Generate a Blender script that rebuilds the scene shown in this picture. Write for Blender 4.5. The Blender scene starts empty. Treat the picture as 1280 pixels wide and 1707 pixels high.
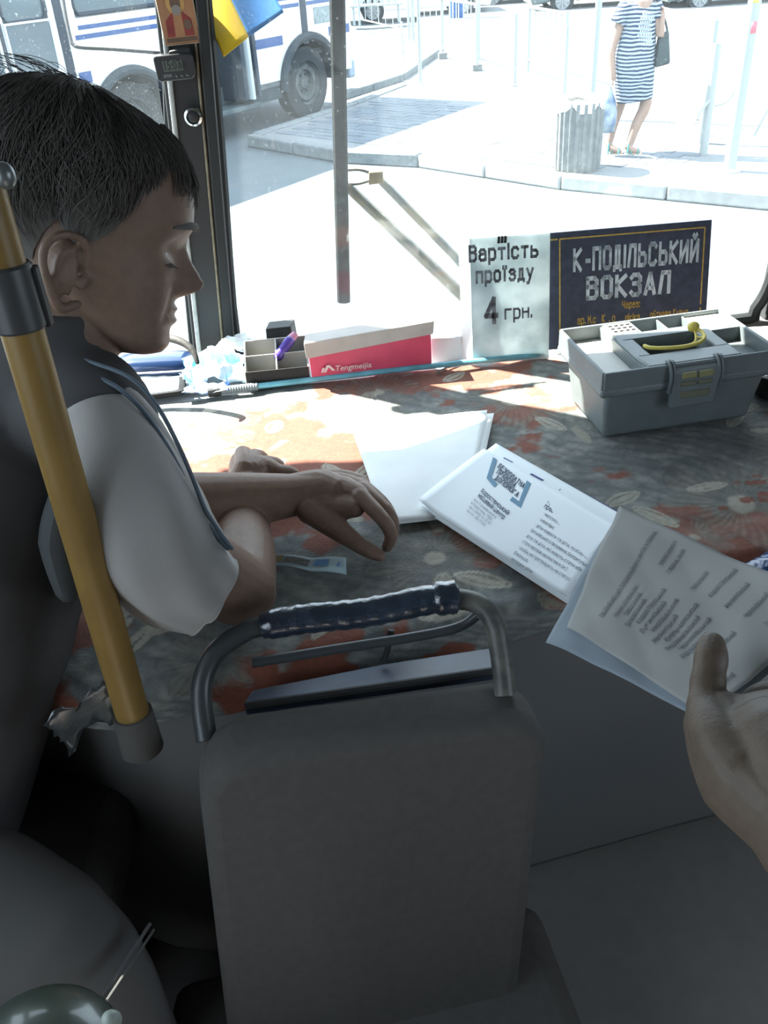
import bpy, bmesh, math, random
import numpy as np
from mathutils import Vector, Matrix, Quaternion
random.seed(7); rng = np.random.default_rng(7)
S = bpy.context.scene
col = S.collection
PI = math.pi
# ------------------------------------------------------------------ camera, sky, sun, exposure
F = 1470.0; CX, CY = 640.0, 853.5
_d = np.array([150., -(3075-853.5), -F]); _d /= np.linalg.norm(_d)
_up = -_d
_fw = np.array([0, 0, -1.]); _fw = _fw-_fw.dot(_up)*_up; _fw /= np.linalg.norm(_fw)
_rt = np.cross(_fw, _up)
RW = np.array([_rt, _fw, _up]); CAM = np.array([0, 0, 2.2])
cd = bpy.data.cameras.new('camera'); cam = bpy.data.objects.new('camera', cd); col.objects.link(cam)
M4 = Matrix([list(RW[0])+[0], list(RW[1])+[0], list(RW[2])+[2.2], [0, 0, 0, 1]])
cam.matrix_world = M4
cd.sensor_fit = 'VERTICAL'; cd.sensor_height = 36; cd.sensor_width = 27
cd.lens = F/1707*36; cd.clip_start = 0.02; cd.clip_end = 300
S.camera = cam
w = bpy.data.worlds.new('world'); S.world = w; w.use_nodes = True
wn = w.node_tree; bg = wn.nodes['Background']
bg.inputs['Color'].default_value = (0.80, 0.95, 1.10, 1); bg.inputs['Strength'].default_value = 4.6
sd = bpy.data.lights.new('sun', 'SUN'); sd.energy = 40.0; sd.angle = math.radians(0.6); sd.color = (1, .96, .88)
sun = bpy.data.objects.new('sun', sd); col.objects.link(sun)
EL = math.radians(52)
sdir = Vector((.85*math.cos(EL), -.53*math.cos(EL), -math.sin(EL))).normalized()
sun.rotation_euler = sdir.to_track_quat('-Z', 'Y').to_euler(); sun.location = (-6, 6, 12)
S.view_settings.view_transform = 'Standard'; S.view_settings.look = 'None'
S.view_settings.exposure = 0.0; S.view_settings.gamma = 1.0; S.view_settings.use_curve_mapping = False

# ------------------------------------------------------------------ helpers
def ray(x, y): return RW @ np.array([(x-CX)/F, -(y-CY)/F, -1.0])
def onz(x, y, z):
    v = ray(x, y); return CAM+v*((z-CAM[2])/v[2])
def P(x, y, a): return CAM+ray(x, y)*a            # point at axial distance a
def onplane(x, y, p0, n):
    v = ray(x, y); n = np.array(n, float)
    return CAM+v*(np.dot(np.array(p0)-CAM, n)/np.dot(v, n))
def V(p): return Vector([float(c) for c in p])

def mat(name, c, rough=.6, metal=0, noise=0, nscale=20, bump=0, bscale=60, spec=None, trans=0, emit=None, c2=None, coat=0, sheen=0, alpha=1):
    m = bpy.data.materials.new(name); m.use_nodes = True; nt = m.node_tree; b = nt.nodes['Principled BSDF']
    b.inputs['Base Color'].default_value = (*c, 1); b.inputs['Roughness'].default_value = rough; b.inputs['Metallic'].default_value = metal
    if spec is not None: b.inputs['Specular IOR Level'].default_value = spec
    if trans: b.inputs['Transmission Weight'].default_value = trans
    if coat: b.inputs['Coat Weight'].default_value = coat; b.inputs['Coat Roughness'].default_value = .1
    if sheen: b.inputs['Sheen Weight'].default_value = sheen
    if alpha < 1: b.inputs['Alpha'].default_value = alpha
    if emit: b.inputs['Emission Color'].default_value = (*emit, 1); b.inputs['Emission Strength'].default_value = 1
    tc = nt.nodes.new('ShaderNodeTexCoord')
    if noise or c2:
        n = nt.nodes.new('ShaderNodeTexNoise'); n.inputs['Scale'].default_value = nscale; n.inputs['Detail'].default_value = 5
        nt.links.new(tc.outputs['Object'], n.inputs['Vector'])
        r = nt.nodes.new('ShaderNodeValToRGB'); r.color_ramp.elements[0].position = .35; r.color_ramp.elements[1].position = .65
        k = noise if noise else .5
        ca = c2 if c2 else tuple(max(0, x*(1-k)) for x in c)
        r.color_ramp.elements[0].color = (*ca, 1); r.color_ramp.elements[1].color = (*c, 1)
        nt.links.new(n.outputs['Fac'], r.inputs['Fac']); nt.links.new(r.outputs['Color'], b.inputs['Base Color'])
    if bump:
        n2 = nt.nodes.new('ShaderNodeTexNoise'); n2.inputs['Scale'].default_value = bscale; n2.inputs['Detail'].default_value = 4
        nt.links.new(tc.outputs['Object'], n2.inputs['Vector'])
        bp = nt.nodes.new('ShaderNodeBump'); bp.inputs['Strength'].default_value = bump; bp.inputs['Distance'].default_value = .005
        nt.links.new(n2.outputs['Fac'], bp.inputs['Height']); nt.links.new(bp.outputs['Normal'], b.inputs['Normal'])
    return m

def attr_mat(name, rough=.8, bump=.3, bscale=200, sheen=0, spec=.3):
    m = mat(name, (1, 1, 1), rough, bump=bump, bscale=bscale, sheen=sheen, spec=spec); nt = m.node_tree
    a = nt.nodes.new('ShaderNodeAttribute'); a.attribute_name = 'pattern'
    nt.links.new(a.outputs['Color'], nt.nodes['Principled BSDF'].inputs['Base Color']); return m

class MB:
    def __init__(s): s.v = []; s.f = []
    def add(s, vs, fs):
        o = len(s.v); s.v += [tuple(float(c) for c in v) for v in vs]; s.f += [tuple(i+o for i in f) for f in fs]; return s
    def box(s, c, size, rot=None, M=None):
        hx, hy, hz = [x/2 for x in size]
        vs = [Vector((x, y, z)) for x in (-hx, hx) for y in (-hy, hy) for z in (-hz, hz)]
        if rot is not None:
            R = Matrix.Rotation(rot, 3, 'Z') if not isinstance(rot, Matrix) else rot
            vs = [R @ v for v in vs]
        vs = [v+V(c) for v in vs]
        if M: vs = [M @ v for v in vs]
        return s.add(vs, [(0, 1, 3, 2), (4, 6, 7, 5), (0, 4, 5, 1), (2, 3, 7, 6), (0, 2, 6, 4), (1, 5, 7, 3)])
    def hexa(s, c8):      # 4 bottom + 4 top
        return s.add(c8, [(3, 2, 1, 0), (4, 5, 6, 7), (0, 1, 5, 4), (1, 2, 6, 5), (2, 3, 7, 6), (3, 0, 4, 7)])
    def tube(s, pts, r, n=12, sub=0, caps='flat', flat=1.0, closed=False, upv=None):
        pts = [V(p) for p in pts]; rs = list(r) if hasattr(r, '__len__') else [r]*len(pts)
        if sub:
            q = []; rr = []
            N = len(pts)
            rng_ = range(N if closed else N-1)
            for i in rng_:
                p0 = pts[(i-1) % N] if closed else pts[max(i-1, 0)]; p1 = pts[i]; p2 = pts[(i+1) % N]
                p3 = pts[(i+2) % N] if closed else pts[min(i+2, N-1)]
                for k in range(sub):
                    t = k/sub
                    q.append(.5*((2*p1)+(p2-p0)*t+(2*p0-5*p1+4*p2-p3)*t*t+(3*p1-p0-3*p2+p3)*t**3))
                    rr.append(rs[i]*(1-t)+rs[(i+1) % N]*t)
            if not closed: q.append(pts[-1]); rr.append(rs[-1])
            pts, rs = q, rr
        N = len(pts)
        if caps == 'round' and not closed:
            d0 = (pts[0]-pts[1]).normalized(); d1 = (pts[-1]-pts[-2]).normalized(); a = []; ar = []; b = []; br = []
            for k in (3, 2, 1):
                an = k*PI/2/3.2; a.append(pts[0]+d0*rs[0]*math.sin(an)); ar.append(rs[0]*math.cos(an))
                b.insert(0, pts[-1]+d1*rs[-1]*math.sin(an)); br.insert(0, rs[-1]*math.cos(an))
            pts = a+pts+b; rs = ar+rs+br; N = len(pts)
        vs = []; T = None; U = None
        for i in range(N):
            if closed: t = (pts[(i+1) % N]-pts[(i-1) % N])
            else: t = pts[min(i+1, N-1)]-pts[max(i-1, 0)]
            t = t.normalized() if t.length > 1e-9 else Vector((0, 0, 1))
            if U is None:
                U = V(upv) if upv is not None else (Vector((0, 0, 1)) if abs(t.z) < .9 else Vector((1, 0, 0)))
            elif upv is not None: U = V(upv)
            U = (U-t*U.dot(t)).normalized(); W = t.cross(U)
            for k in range(n):
                a = 2*PI*k/n; vs.append(pts[i]+(U*math.cos(a)*flat+W*math.sin(a))*rs[i])
        fs = []
        L = N if closed else N-1
        for i in range(L):
            j = (i+1) % N
            for k in range(n): fs.append((i*n+k, i*n+(k+1) % n, j*n+(k+1) % n, j*n+k))
        if not closed and caps: fs.append(tuple(range(n))[::-1]); fs.append(tuple((N-1)*n+k for k in range(n)))
        return s.add(vs, fs)
    def ell(s, c, r, M=None, nu=16, nv=12):
        vs = []; fs = []; M = M or Matrix.Identity(3)
        for j in range(nv+1):
            ph = PI*j/nv
            for i in range(nu):
                th = 2*PI*i/nu
                vs.append(V(c)+M @ Vector((r[0]*math.sin(ph)*math.cos(th), r[1]*math.sin(ph)*math.sin(th), r[2]*math.cos(ph))))
        for j in range(nv):
            for i in range(nu): fs.append((j*nu+i, (j+1)*nu+i, (j+1)*nu+(i+1) % nu, j*nu+(i+1) % nu))
        return s.add(vs, fs)
    def lathe(s, prof, c=(0, 0, 0), n=32, M=None, a0=0, a1=2*PI):
        vs = []; fs = []; full = abs(a1-a0-2*PI) < 1e-6; m = n if full else n+1
        for (r, z) in prof:
            for k in range(m):
                a = a0+(a1-a0)*k/n; p = Vector((r*math.cos(a), r*math.sin(a), z))
                if M: p = M @ p
                vs.append(p+V(c))
        for i in range(len(prof)-1):
            for k in range(n): fs.append((i*m+k, i*m+(k+1) % m, (i+1)*m+(k+1) % m, (i+1)*m+k))
        return s.add(vs, fs)
    def prism(s, poly, O, X, Y, t, N=None):     # polygon in plane O + x X + y Y, thickness t along N (= X x Y)
        O, X, Y = V(O), V(X), V(Y); N = V(N) if N is not None else X.cross(Y).normalized()
        n = len(poly); a = [O+X*p[0]+Y*p[1] for p in poly]
        return s.add(a+[p+N*t for p in a], [tuple(range(n))[::-1], tuple(range(n, 2*n))]+[(i, (i+1) % n, n+(i+1) % n, n+i) for i in range(n)])
    def build(s, name, m, parent=None, smooth=True, bevel=0, angle=35, seg=2, origin=None, sub=0, solid=0, kind=None):
        me = bpy.data.meshes.new(name); me.from_pydata(s.v, [], s.f); me.validate(); me.update()
        return put(name, me, m, parent, smooth, bevel, angle, seg, sub, solid, kind)
def put(name, me, m, parent=None, smooth=True, bevel=0, angle=35, seg=2, sub=0, solid=0, kind=None, fix=True):
    if fix:
        bm = bmesh.new(); bm.from_mesh(me); bmesh.ops.remove_doubles(bm, verts=bm.verts, dist=1e-6)
        bmesh.ops.recalc_face_normals(bm, faces=bm.faces); bm.to_mesh(me); bm.free()
    o = bpy.data.objects.new(name, me); col.objects.link(o)
    if isinstance(m, (list, tuple)):
        for q in m: me.materials.append(q)
    else: me.materials.append(m)
    if parent is not None:
        o.parent = parent; o.matrix_parent_inverse = parent.matrix_world.inverted() if parent.type != 'EMPTY' else Matrix.Translation(-parent.location)
    if smooth:
        me.shade_smooth()
        if angle < 180: me.set_sharp_from_angle(angle=math.radians(angle))
    if bevel:
        b = o.modifiers.new('bevel', 'BEVEL'); b.width = bevel; b.segments = seg; b.limit_method = 'ANGLE'; b.angle_limit = math.radians(30); b.harden_normals = False
    if solid:
        b = o.modifiers.new('solid', 'SOLIDIFY'); b.thickness = solid; b.offset = 0
    if sub:
        b = o.modifiers.new('sub', 'SUBSURF'); b.levels = sub; b.render_levels = sub
    if kind: o['kind'] = kind
    return o
def thing(name, label, cat, loc, group=None):
    o = bpy.data.objects.new(name, None); col.objects.link(o); o.location = V(loc); o.empty_display_size = .02
    return tag(o, label, cat, group)
def tag(o, label, cat, group=None):
    o['label'] = label; o['category'] = cat
    if group: o['group'] = group
    return o
def struct(o): o['kind'] = 'structure'; return o
def lab(o, l): o['label'] = l; return o
def copy_thing(o, loc, label=None, rz=None):
    c = o.copy(); col.objects.link(c); c.location = V(loc)
    if rz is not None: c.rotation_euler.z = rz
    if label: c['label'] = label
    for ch in list(o.children):
        d = ch.copy(); col.objects.link(d); d.parent = c; d.matrix_parent_inverse = ch.matrix_parent_inverse.copy()
        for g in list(ch.children):
            e = g.copy(); col.objects.link(e); e.parent = d; e.matrix_parent_inverse = g.matrix_parent_inverse.copy()
    return c
def remesh(mb, voxel, smooth_it=4, sm=.5):
    me = bpy.data.meshes.new('t'); me.from_pydata(mb.v, [], mb.f); me.validate(); me.update()
    bm = bmesh.new(); bm.from_mesh(me); bmesh.ops.remove_doubles(bm, verts=bm.verts, dist=1e-6); bmesh.ops.recalc_face_normals(bm, faces=bm.faces); bm.to_mesh(me); bm.free()
    o = bpy.data.objects.new('t', me); col.objects.link(o)
    r = o.modifiers.new('r', 'REMESH'); r.mode = 'VOXEL'; r.voxel_size = voxel; r.adaptivity = 0
    if smooth_it:
        q = o.modifiers.new('s', 'SMOOTH'); q.iterations = smooth_it; q.factor = sm
    dg = bpy.context.evaluated_depsgraph_get(); dg.update()
    out = bpy.data.meshes.new_from_object(o.evaluated_get(dg), preserve_all_data_layers=False, depsgraph=dg)
    bpy.data.objects.remove(o); return out
GL = dict(zip('АБВГДЕЄЖЗИЙІЇКЛМНОПРСТУФХЦЧШЩЬЮЯ', """022942|1434
4909023243453606
0209|093948473606|3645433202
020949
0242|0201|4241|12193932
49090242|0636
4839190803123243|0636
0249|0942|2229
081939484736|16364543321203
09024942
09024942|1b2a3b
0209
1219|0a0b|2a2b
0209|490642
02194942
0209254942
0209|4249|0646
193948433212030819
02094942
02093948463505
4839190803123243
2229|0949
0925|4912
2229|18384736141618
0249|0942
09024249|4251
09061545|4942
09024249|2229
09024249|2229|4251
09023243453606
0209|0515|293948433222131829
42491908061545|1502""".split()))
GL.update(dict(zip("абвгдеєжзийіїклмнопрстуфхцчшщьюя0123457.,:;•-'", """0617374642|45150403123243
4939180603123243453606
0207|0737463505|3544433202
020747
0242|0201|4241|12173732
05454637170603123243
4637170603123243|0535
0247|0742|2227
0617374635|15354443321203
07024742
07024742|192839
0207|0809
1217|0809|2829
0207|470542
02174742
0207244742
0207|4247|0545
173746433212030617
02074742
0007|073746433202
4637170603123243
2227|0747
0723|471000
2029|173746433212030617
0247|0742
07024247|4251
07051444|4742
07024247|2227
07024247|2227|4251
07023243443505
0207|0515|273746433222131627
42471706051444|1402
193948433212030819
072922
08193948470242
081939484736|16364543321203
32390444
490906364543321203
094922
0203
0301
0203|0607
0301|0607
1516
1535
1927""".split())))
def stroke_geo(txt, wt=.09):
    vs = []; fs = []; x = 0.0; k = .72/7; h = wt/2
    for ch_ in txt:
        if ch_ == ' ': x += 3*k; continue
        g_ = GL.get(ch_, '0203'); mx_ = 0
        for pl_s in g_.split('|'):
            pts = [(int(pl_s[i], 16), int(pl_s[i+1], 16)) for i in range(0, len(pl_s)-1, 2)]
            mx_ = max([mx_]+[p[0] for p in pts])
            for a, b in zip(pts[:-1], pts[1:]):
                ax, ay, bx_, by_ = a[0]*k+x+h, (a[1]-2)*k, b[0]*k+x+h, (b[1]-2)*k
                d = math.hypot(bx_-ax, by_-ay); ux, uy = (bx_-ax)/d, (by_-ay)/d; e = h*.75; nx_, ny_ = -uy*h, ux*h; o = len(vs)
                vs += [(ax-ux*e+nx_, ay-uy*e+ny_), (ax-ux*e-nx_, ay-uy*e-ny_), (bx_+ux*e-nx_, by_+uy*e-ny_), (bx_+ux*e+nx_, by_+uy*e+ny_)]; fs.append((o, o+1, o+2, o+3))
        x += mx_*k+wt+k*.9
    return vs, fs
def text_geo(txt, size=1.0, bold=0.0, sx=1.0, align='LEFT', spacing=1.0, shear=0):
    if any('А' <= q <= 'я' or q in 'ІЇЄіїє4' for q in txt) and ':07' not in txt: return stroke_geo(txt, .085+bold*2.2)
    c = bpy.data.curves.new('t', 'FONT'); c.body = txt; c.size = size; c.align_x = align; c.offset = bold; c.space_character = spacing
    c.resolution_u = 2; c.shear = shear; c.extrude = 0
    o = bpy.data.objects.new('t', c); col.objects.link(o)
    dg = bpy.context.evaluated_depsgraph_get(); dg.update()
    me = bpy.data.meshes.new_from_object(o.evaluated_get(dg)); bpy.data.objects.remove(o)
    vs = [(v.co.x*sx, v.co.y) for v in me.vertices]; fs = [tuple(p.vertices) for p in me.polygons]
    bpy.data.meshes.remove(me); return vs, fs
def letter(mb, txt, O, X, Y, size, lift=.0006, fit=None, **k):
    """flat print: text on plane O + x X + y Y"""
    if any('А' <= q <= 'я' or q in 'ІЇЄіїє4' for q in txt): bw_ = 0
    else: bw_ = k.pop('bold', 0)
    vs, fs = text_geo(txt, 1.0, **k)
    if not vs: return
    x0 = min(v[0] for v in vs); x1 = max(v[0] for v in vs); y0 = min(v[1] for v in vs); y1 = max(v[1] for v in vs)
    sxx = (fit/(x1-x0)) if fit else size; O, X, Y = V(O), V(X), V(Y); N = X.cross(Y).normalized()
    for q, (dx, dy) in enumerate(((0, 0), (1, 0), (-1, 0), (0, .6), (0, -.6)) if bw_ else ((0, 0),)):
        mb.add([O+X*((v[0]-x0+dx*bw_)*sxx)+Y*((v[1]+dy*bw_)*size)+N*(lift+q*.00002) for v in vs], fs)

# ------------------------------------------------------------------ shared materials
K = .027
blk = mat('black plastic', (K, K, K), .55, spec=.25)
blkr = mat('black rubber', (.025, .027, .027), .7, spec=.2)
blkf = mat('black seat fabric', (.092, .087, .082), .9, spec=.1, noise=.1, nscale=80)
steel = mat('steel', (.45, .47, .48), .35, metal=.9)
def paper_mat(name, c, k=.35, **kw):
    m = mat(name, c, .8, spec=.2, **kw); nt = m.node_tree; b = nt.nodes['Principled BSDF']; o = nt.nodes['Material Output']
    t = nt.nodes.new('ShaderNodeBsdfTranslucent'); t.inputs[0].default_value = (*[x*.95 for x in c], 1)
    for l in list(b.inputs['Base Color'].links): nt.links.new(l.from_socket, t.inputs[0])
    x = nt.nodes.new('ShaderNodeMixShader'); x.inputs[0].default_value = k
    nt.links.new(b.outputs[0], x.inputs[1]); nt.links.new(t.outputs[0], x.inputs[2]); nt.links.new(x.outputs[0], o.inputs['Surface']); return m
white_p = mat('white paper', (.80, .82, .84), .8, spec=.2)

# ================================================================== STRUCTURE: outside ground
asph = mat('asphalt', (.088, .108, .118), .9, noise=.12, nscale=3, bump=.3, bscale=40)
g = MB().box((0, 30, -.05), (120, 120, .1)).build('ground', asph, smooth=False); struct(g)
# sidewalk platform: corner at left front, kerb running to the right
sw_c = mat('sidewalk bedding', (.16, .17, .175), .9, noise=.1, nscale=5)
kA = np.array([-1.42, 11.9]); kB = np.array([-.20, 10.55]); kC = np.array([.62, 10.1]); kD = np.array([1.9, 8.75]); kE = np.array([9, 3.4])
kF = np.array([-.1, 13.9]); kG = np.array([.7, 15.4])
sw = MB().prism([kA+(.1, .05), kB+(.05, .1), kC+(.03, .1), kD+(0, .12), kE, (30, 6), (30, 40), (3, 40), kG, kF+(.05, 0)], (0, 0, 0), (1, 0, 0), (0, 1, 0), .115).build('sidewalk', sw_c, smooth=False); struct(sw)
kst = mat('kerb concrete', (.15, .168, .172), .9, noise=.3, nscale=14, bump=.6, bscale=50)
kst2 = mat('sunlit kerb concrete', (.27, .285, .28), .9, noise=.2, nscale=14)  # lighter copy of the kerb concrete: sun glare put into the colour
def stones(path, w=.15, h=.14, L=.9):
    for a, b in zip(path[:-1], path[1:]):
        d = b-a; n = max(1, int(round(np.linalg.norm(d)/L))); ang = math.atan2(d[1], d[0])
        for i in range(n):
            c = a+d*(i+.5)/n; ln = np.linalg.norm(d)/n-.012
            if c[0] > 4.5: continue
            m = MB(); hh = h+random.uniform(-.006, .006)
            m.box((c[0]-math.sin(ang)*w/2, c[1]+math.cos(ang)*w/2, hh/2), (ln, w, hh), rot=ang+random.uniform(-.008, .008))
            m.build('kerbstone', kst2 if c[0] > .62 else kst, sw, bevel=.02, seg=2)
stones([kA, kB, kC, kD, np.array([4.4, 6.9])])
stones([kG, kF, kA+(.06, .1)], L=1.0)
# pavers on the shaded stretch (nearest ones), rest left to the slab
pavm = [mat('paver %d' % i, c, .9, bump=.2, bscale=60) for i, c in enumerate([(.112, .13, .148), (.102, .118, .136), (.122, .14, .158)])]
pm = []
for i in range(3):
    t = MB().box((0, 0, 0), (.286, .140, .02)); me = bpy.data.meshes.new('paver'); me.from_pydata(t.v, [], t.f); me.materials.append(pavm[i]); pm.append(me)
cnt = 0; e1 = np.array([.72, -.69]); e1 /= np.linalg.norm(e1); e2 = np.array([-e1[1], e1[0]])
for r in range(0, 20):
    for c in range(-2, 18):
        p = kA+(.30, .30)+e1*(c*.295+(r % 2)*.147)+e2*(r*.149)
        lim = kB if p[0] > kB[0] else None
        yk = np.interp(p[0], [kA[0], kB[0], kC[0], kD[0]], [kA[1], kB[1], kC[1], kD[1]])
        xk = np.interp(p[1], [kA[1], kF[1], kG[1]], [kA[0], kF[0], kG[0]])
        if p[1] < yk+.38 or p[0] < xk+.40 or cnt >= 298: continue
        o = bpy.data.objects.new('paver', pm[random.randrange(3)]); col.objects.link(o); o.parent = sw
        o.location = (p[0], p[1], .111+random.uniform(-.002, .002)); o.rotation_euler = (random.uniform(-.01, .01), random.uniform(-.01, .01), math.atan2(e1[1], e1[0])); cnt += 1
# raised second kerb by the bus front
k2 = [np.array([-.3, 14.2]), np.array([.75, 15.9]), np.array([1.6, 19.0])]
for a, b in zip(k2[:-1], k2[1:]):
    d = b-a; n = 2
    for i in range(n):
        c = a+d*(i+.5)/n
        MB().box((c[0], c[1], .16), (np.linalg.norm(d)/n-.02, .14, .12), rot=math.atan2(d[1], d[0])).build('kerbstone', kst, sw, bevel=.02)

# ================================================================== STRUCTURE: our bus cabin
FLZ = .85; CEZ = 2.56; XL = -.88; XR = 1.32
cab = mat('cabin lining', (.13, .122, .116), .8, noise=.05, nscale=6)
ceilm = mat('ceiling lining', (.09, .09, .09), .85)
flm = mat('floor rubber', (.225, .21, .20), .85, noise=.08, nscale=30)
struct(MB().box(((XL+XR)/2, -1.0, FLZ-.03), (XR-XL+.2, 6.0, .06)).build('floor', flm, smooth=False))
struct(MB().box(((XL+XR)/2, -1.15, CEZ+.03), (XR-XL+.2, 5.7, .06)).build('ceiling', ceilm, smooth=False))
def wall(name, boxes, m=cab):
    b = MB()
    for q in boxes: b.box(*q)
    return struct(b.build(name, m, smooth=False))
wl = wall('wall_left', [((XL-.03, -1.25, 1.19), (.06, 5.4, .68)), ((XL-.03, -1.25, 2.49), (.06, 5.4, .20)), ((XL-.03, .10, 1.96), (.06, .10, .87)), ((XL-.03, -2.3, 1.96), (.06, 3.3, .87))])
wr = wall('wall_right', [((XR+.03, -1.25, 1.24), (.06, 6.2, .78)), ((XR+.03, -1.25, 2.49), (.06, 6.2, .14)), ((XR+.03, .95, 2.0), (.06, 1.2, .9)), ((XR+.03, -2.3, 2.0), (.06, 3.4, .9))])
wb = wall('wall_back', [(((XL+XR)/2, -3.95, 1.3), (2.2, .06, .9)), (((XL+XR)/2, -3.95, 2.45), (2.2, .06, .2)), (((XL+XR)/2, -3.95, 2.0), (2.2, .06, .6))])
# front wall: below windshield, header above
YW = 1.76; ZS = 1.46
wf = MB()
wf.box((.5, YW+.02, 1.13), (1.75, .05, .66))
wf.box((.5, YW-.105, 2.46), (1.75, .06, .24))
def glassy(y, z): return y-(z-ZS)*.10
wf.hexa([(.86, 1.71, .8), (1.35, 1.4, .8), (1.38, 1.46, .8), (.88, 1.78, .8), (.86, 1.62, 2.58), (1.35, 1.3, 2.58), (1.38, 1.36, 2.58), (.88, 1.68, 2.58)])
wf.hexa([(XL-.03, 1.42, .8), (-.35, 1.745, .8), (-.37, 1.80, .8), (XL-.06, 1.46, .8), (XL-.03, 1.42, 1.47), (-.35, 1.745, 1.47), (-.37, 1.80, 1.47), (XL-.06, 1.46, 1.47)])
wf.hexa([(XL-.03, 1.36, 2.36), (-.33, 1.655, 2.36), (-.35, 1.72, 2.36), (XL-.06, 1.40, 2.36), (XL-.03, 1.35, 2.58), (-.33, 1.645, 2.58), (-.35, 1.71, 2.58), (XL-.06, 1.39, 2.58)])
wf.hexa([(XL-.04, 1.38, 1.4), (XL+.04, 1.44, 1.4), (XL+.02, 1.49, 1.4), (XL-.06, 1.47, 1.4), (XL-.04, 1.33, 2.5), (XL+.04, 1.38, 2.5), (XL+.02, 1.43, 2.5), (XL-.06, 1.42, 2.5)])
struct(wf.build('wall_front', cab, smooth=False))

# dusty glass
gm = bpy.data.materials.new('dusty glass'); gm.use_nodes = True; nt = gm.node_tree
for n in list(nt.nodes): nt.nodes.remove(n)
out = nt.nodes.new('ShaderNodeOutputMaterial'); tr = nt.nodes.new('ShaderNodeBsdfTransparent'); tr.inputs[0].default_value = (.97, .985, .98, 1)
df = nt.nodes.new('ShaderNodeBsdfDiffuse'); df.inputs[0].default_value = (.80, .90, .95, 1); tl = nt.nodes.new('ShaderNodeBsdfTranslucent'); tl.inputs[0].default_value = (.8, .9, .95, 1)
mx0 = nt.nodes.new('ShaderNodeMixShader'); mx0.inputs[0].default_value = .5
nt.links.new(df.outputs[0], mx0.inputs[1]); nt.links.new(tl.outputs[0], mx0.inputs[2])
gl = nt.nodes.new('ShaderNodeBsdfGlossy'); gl.inputs['Roughness'].default_value = .02
tc = nt.nodes.new('ShaderNodeTexCoord'); nz = nt.nodes.new('ShaderNodeTexNoise'); nz.inputs['Scale'].default_value = 4; nz.inputs['Detail'].default_value = 6
sp = nt.nodes.new('ShaderNodeTexNoise'); sp.inputs['Scale'].default_value = 260; sp.inputs['Detail'].default_value = 2
nt.links.new(tc.outputs['Object'], nz.inputs['Vector']); nt.links.new(tc.outputs['Object'], sp.inputs['Vector'])
r1 = nt.nodes.new('ShaderNodeMapRange'); r1.inputs['From Min'].default_value = .3; r1.inputs['From Max'].default_value = .75; r1.inputs['To Min'].default_value = .008; r1.inputs['To Max'].default_value = .03
r2 = nt.nodes.new('ShaderNodeMapRange'); r2.inputs['From Min'].default_value = .66; r2.inputs['From Max'].default_value = .72; r2.inputs['To Min'].default_value = 0; r2.inputs['To Max'].default_value = .10
nt.links.new(nz.outputs['Fac'], r1.inputs['Value']); nt.links.new(sp.outputs['Fac'], r2.inputs['Value'])
ad = nt.nodes.new('ShaderNodeMath'); ad.operation = 'ADD'; nt.links.new(r1.outputs[0], ad.inputs[0]); nt.links.new(r2.outputs[0], ad.inputs[1])
mx1 = nt.nodes.new('ShaderNodeMixShader'); nt.links.new(ad.outputs[0], mx1.inputs[0]); nt.links.new(tr.outputs[0], mx1.inputs[1]); nt.links.new(mx0.outputs[0], mx1.inputs[2])
mx2 = nt.nodes.new('ShaderNodeMixShader'); mx2.inputs[0].default_value = .03; nt.links.new(mx1.outputs[0], mx2.inputs[1]); nt.links.new(gl.outputs[0], mx2.inputs[2])
nt.links.new(mx2.outputs[0], out.inputs['Surface'])

def W(x, z): return (x, YW-(z-ZS)*.10, z)       # on the windshield plane
def WO(x, z, o): return (x, YW-(z-ZS)*.10+o, z)
# windshield
win1 = MB().hexa([W(-.285, 1.46), W(.835, 1.46), WO(.835, 1.46, .005), WO(-.285, 1.46, .005), W(-.21, 2.36), W(.80, 2.36), WO(.80, 2.36, .005), WO(-.21, 2.36, .005)]).build('window_1', gm, smooth=False)
struct(win1)
gask = [W(-.288, 1.50), W(-.255, 1.90), W(-.225, 2.28), W(-.19, 2.35), W(.2, 2.37), W(.74, 2.36), W(.80, 2.28), W(.825, 1.9), W(.832, 1.60), W(.81, 1.49), W(.76, 1.465), W(.3, 1.46), W(-.25, 1.462)]
MB().tube(gask, .013, n=8, sub=4, closed=True).build('window_gasket', blkr, win1)
# pane left of pillar (angled corner window)
win2 = MB().hexa([(-.375, 1.765, 1.47), (XL, 1.44, 1.47), (XL, 1.445, 1.47), (-.375, 1.77, 1.47), (-.325, 1.69, 2.38), (XL, 1.36, 2.38), (XL, 1.365, 2.38), (-.325, 1.695, 2.38)]).build('window_2', gm, smooth=False)
struct(win2)
# side window pane
win3 = MB().box((XL-.03, .75, 1.96), (.004, 1.25, .86)).build('window_3', gm, smooth=False); struct(win3)
MB().tube([(XL-.03, .16, 1.54), (XL-.03, .16, 2.38), (XL-.03, 1.36, 2.38), (XL-.03, 1.36, 1.54)], .012, n=8, closed=True).build('window_gasket', blkr, win3)
MB().tube([(-.374, 1.752, 1.50), (-.340, 1.71, 1.9), (-.300, 1.67, 2.34), (-.6, 1.54, 2.37), (XL+.03, 1.38, 2.35), (XL+.03, 1.45, 1.50), (-.6, 1.62, 1.48), (-.41, 1.745, 1.478)], .010, n=8, closed=True, sub=3).build('window_gasket', blkr, win2)
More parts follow.
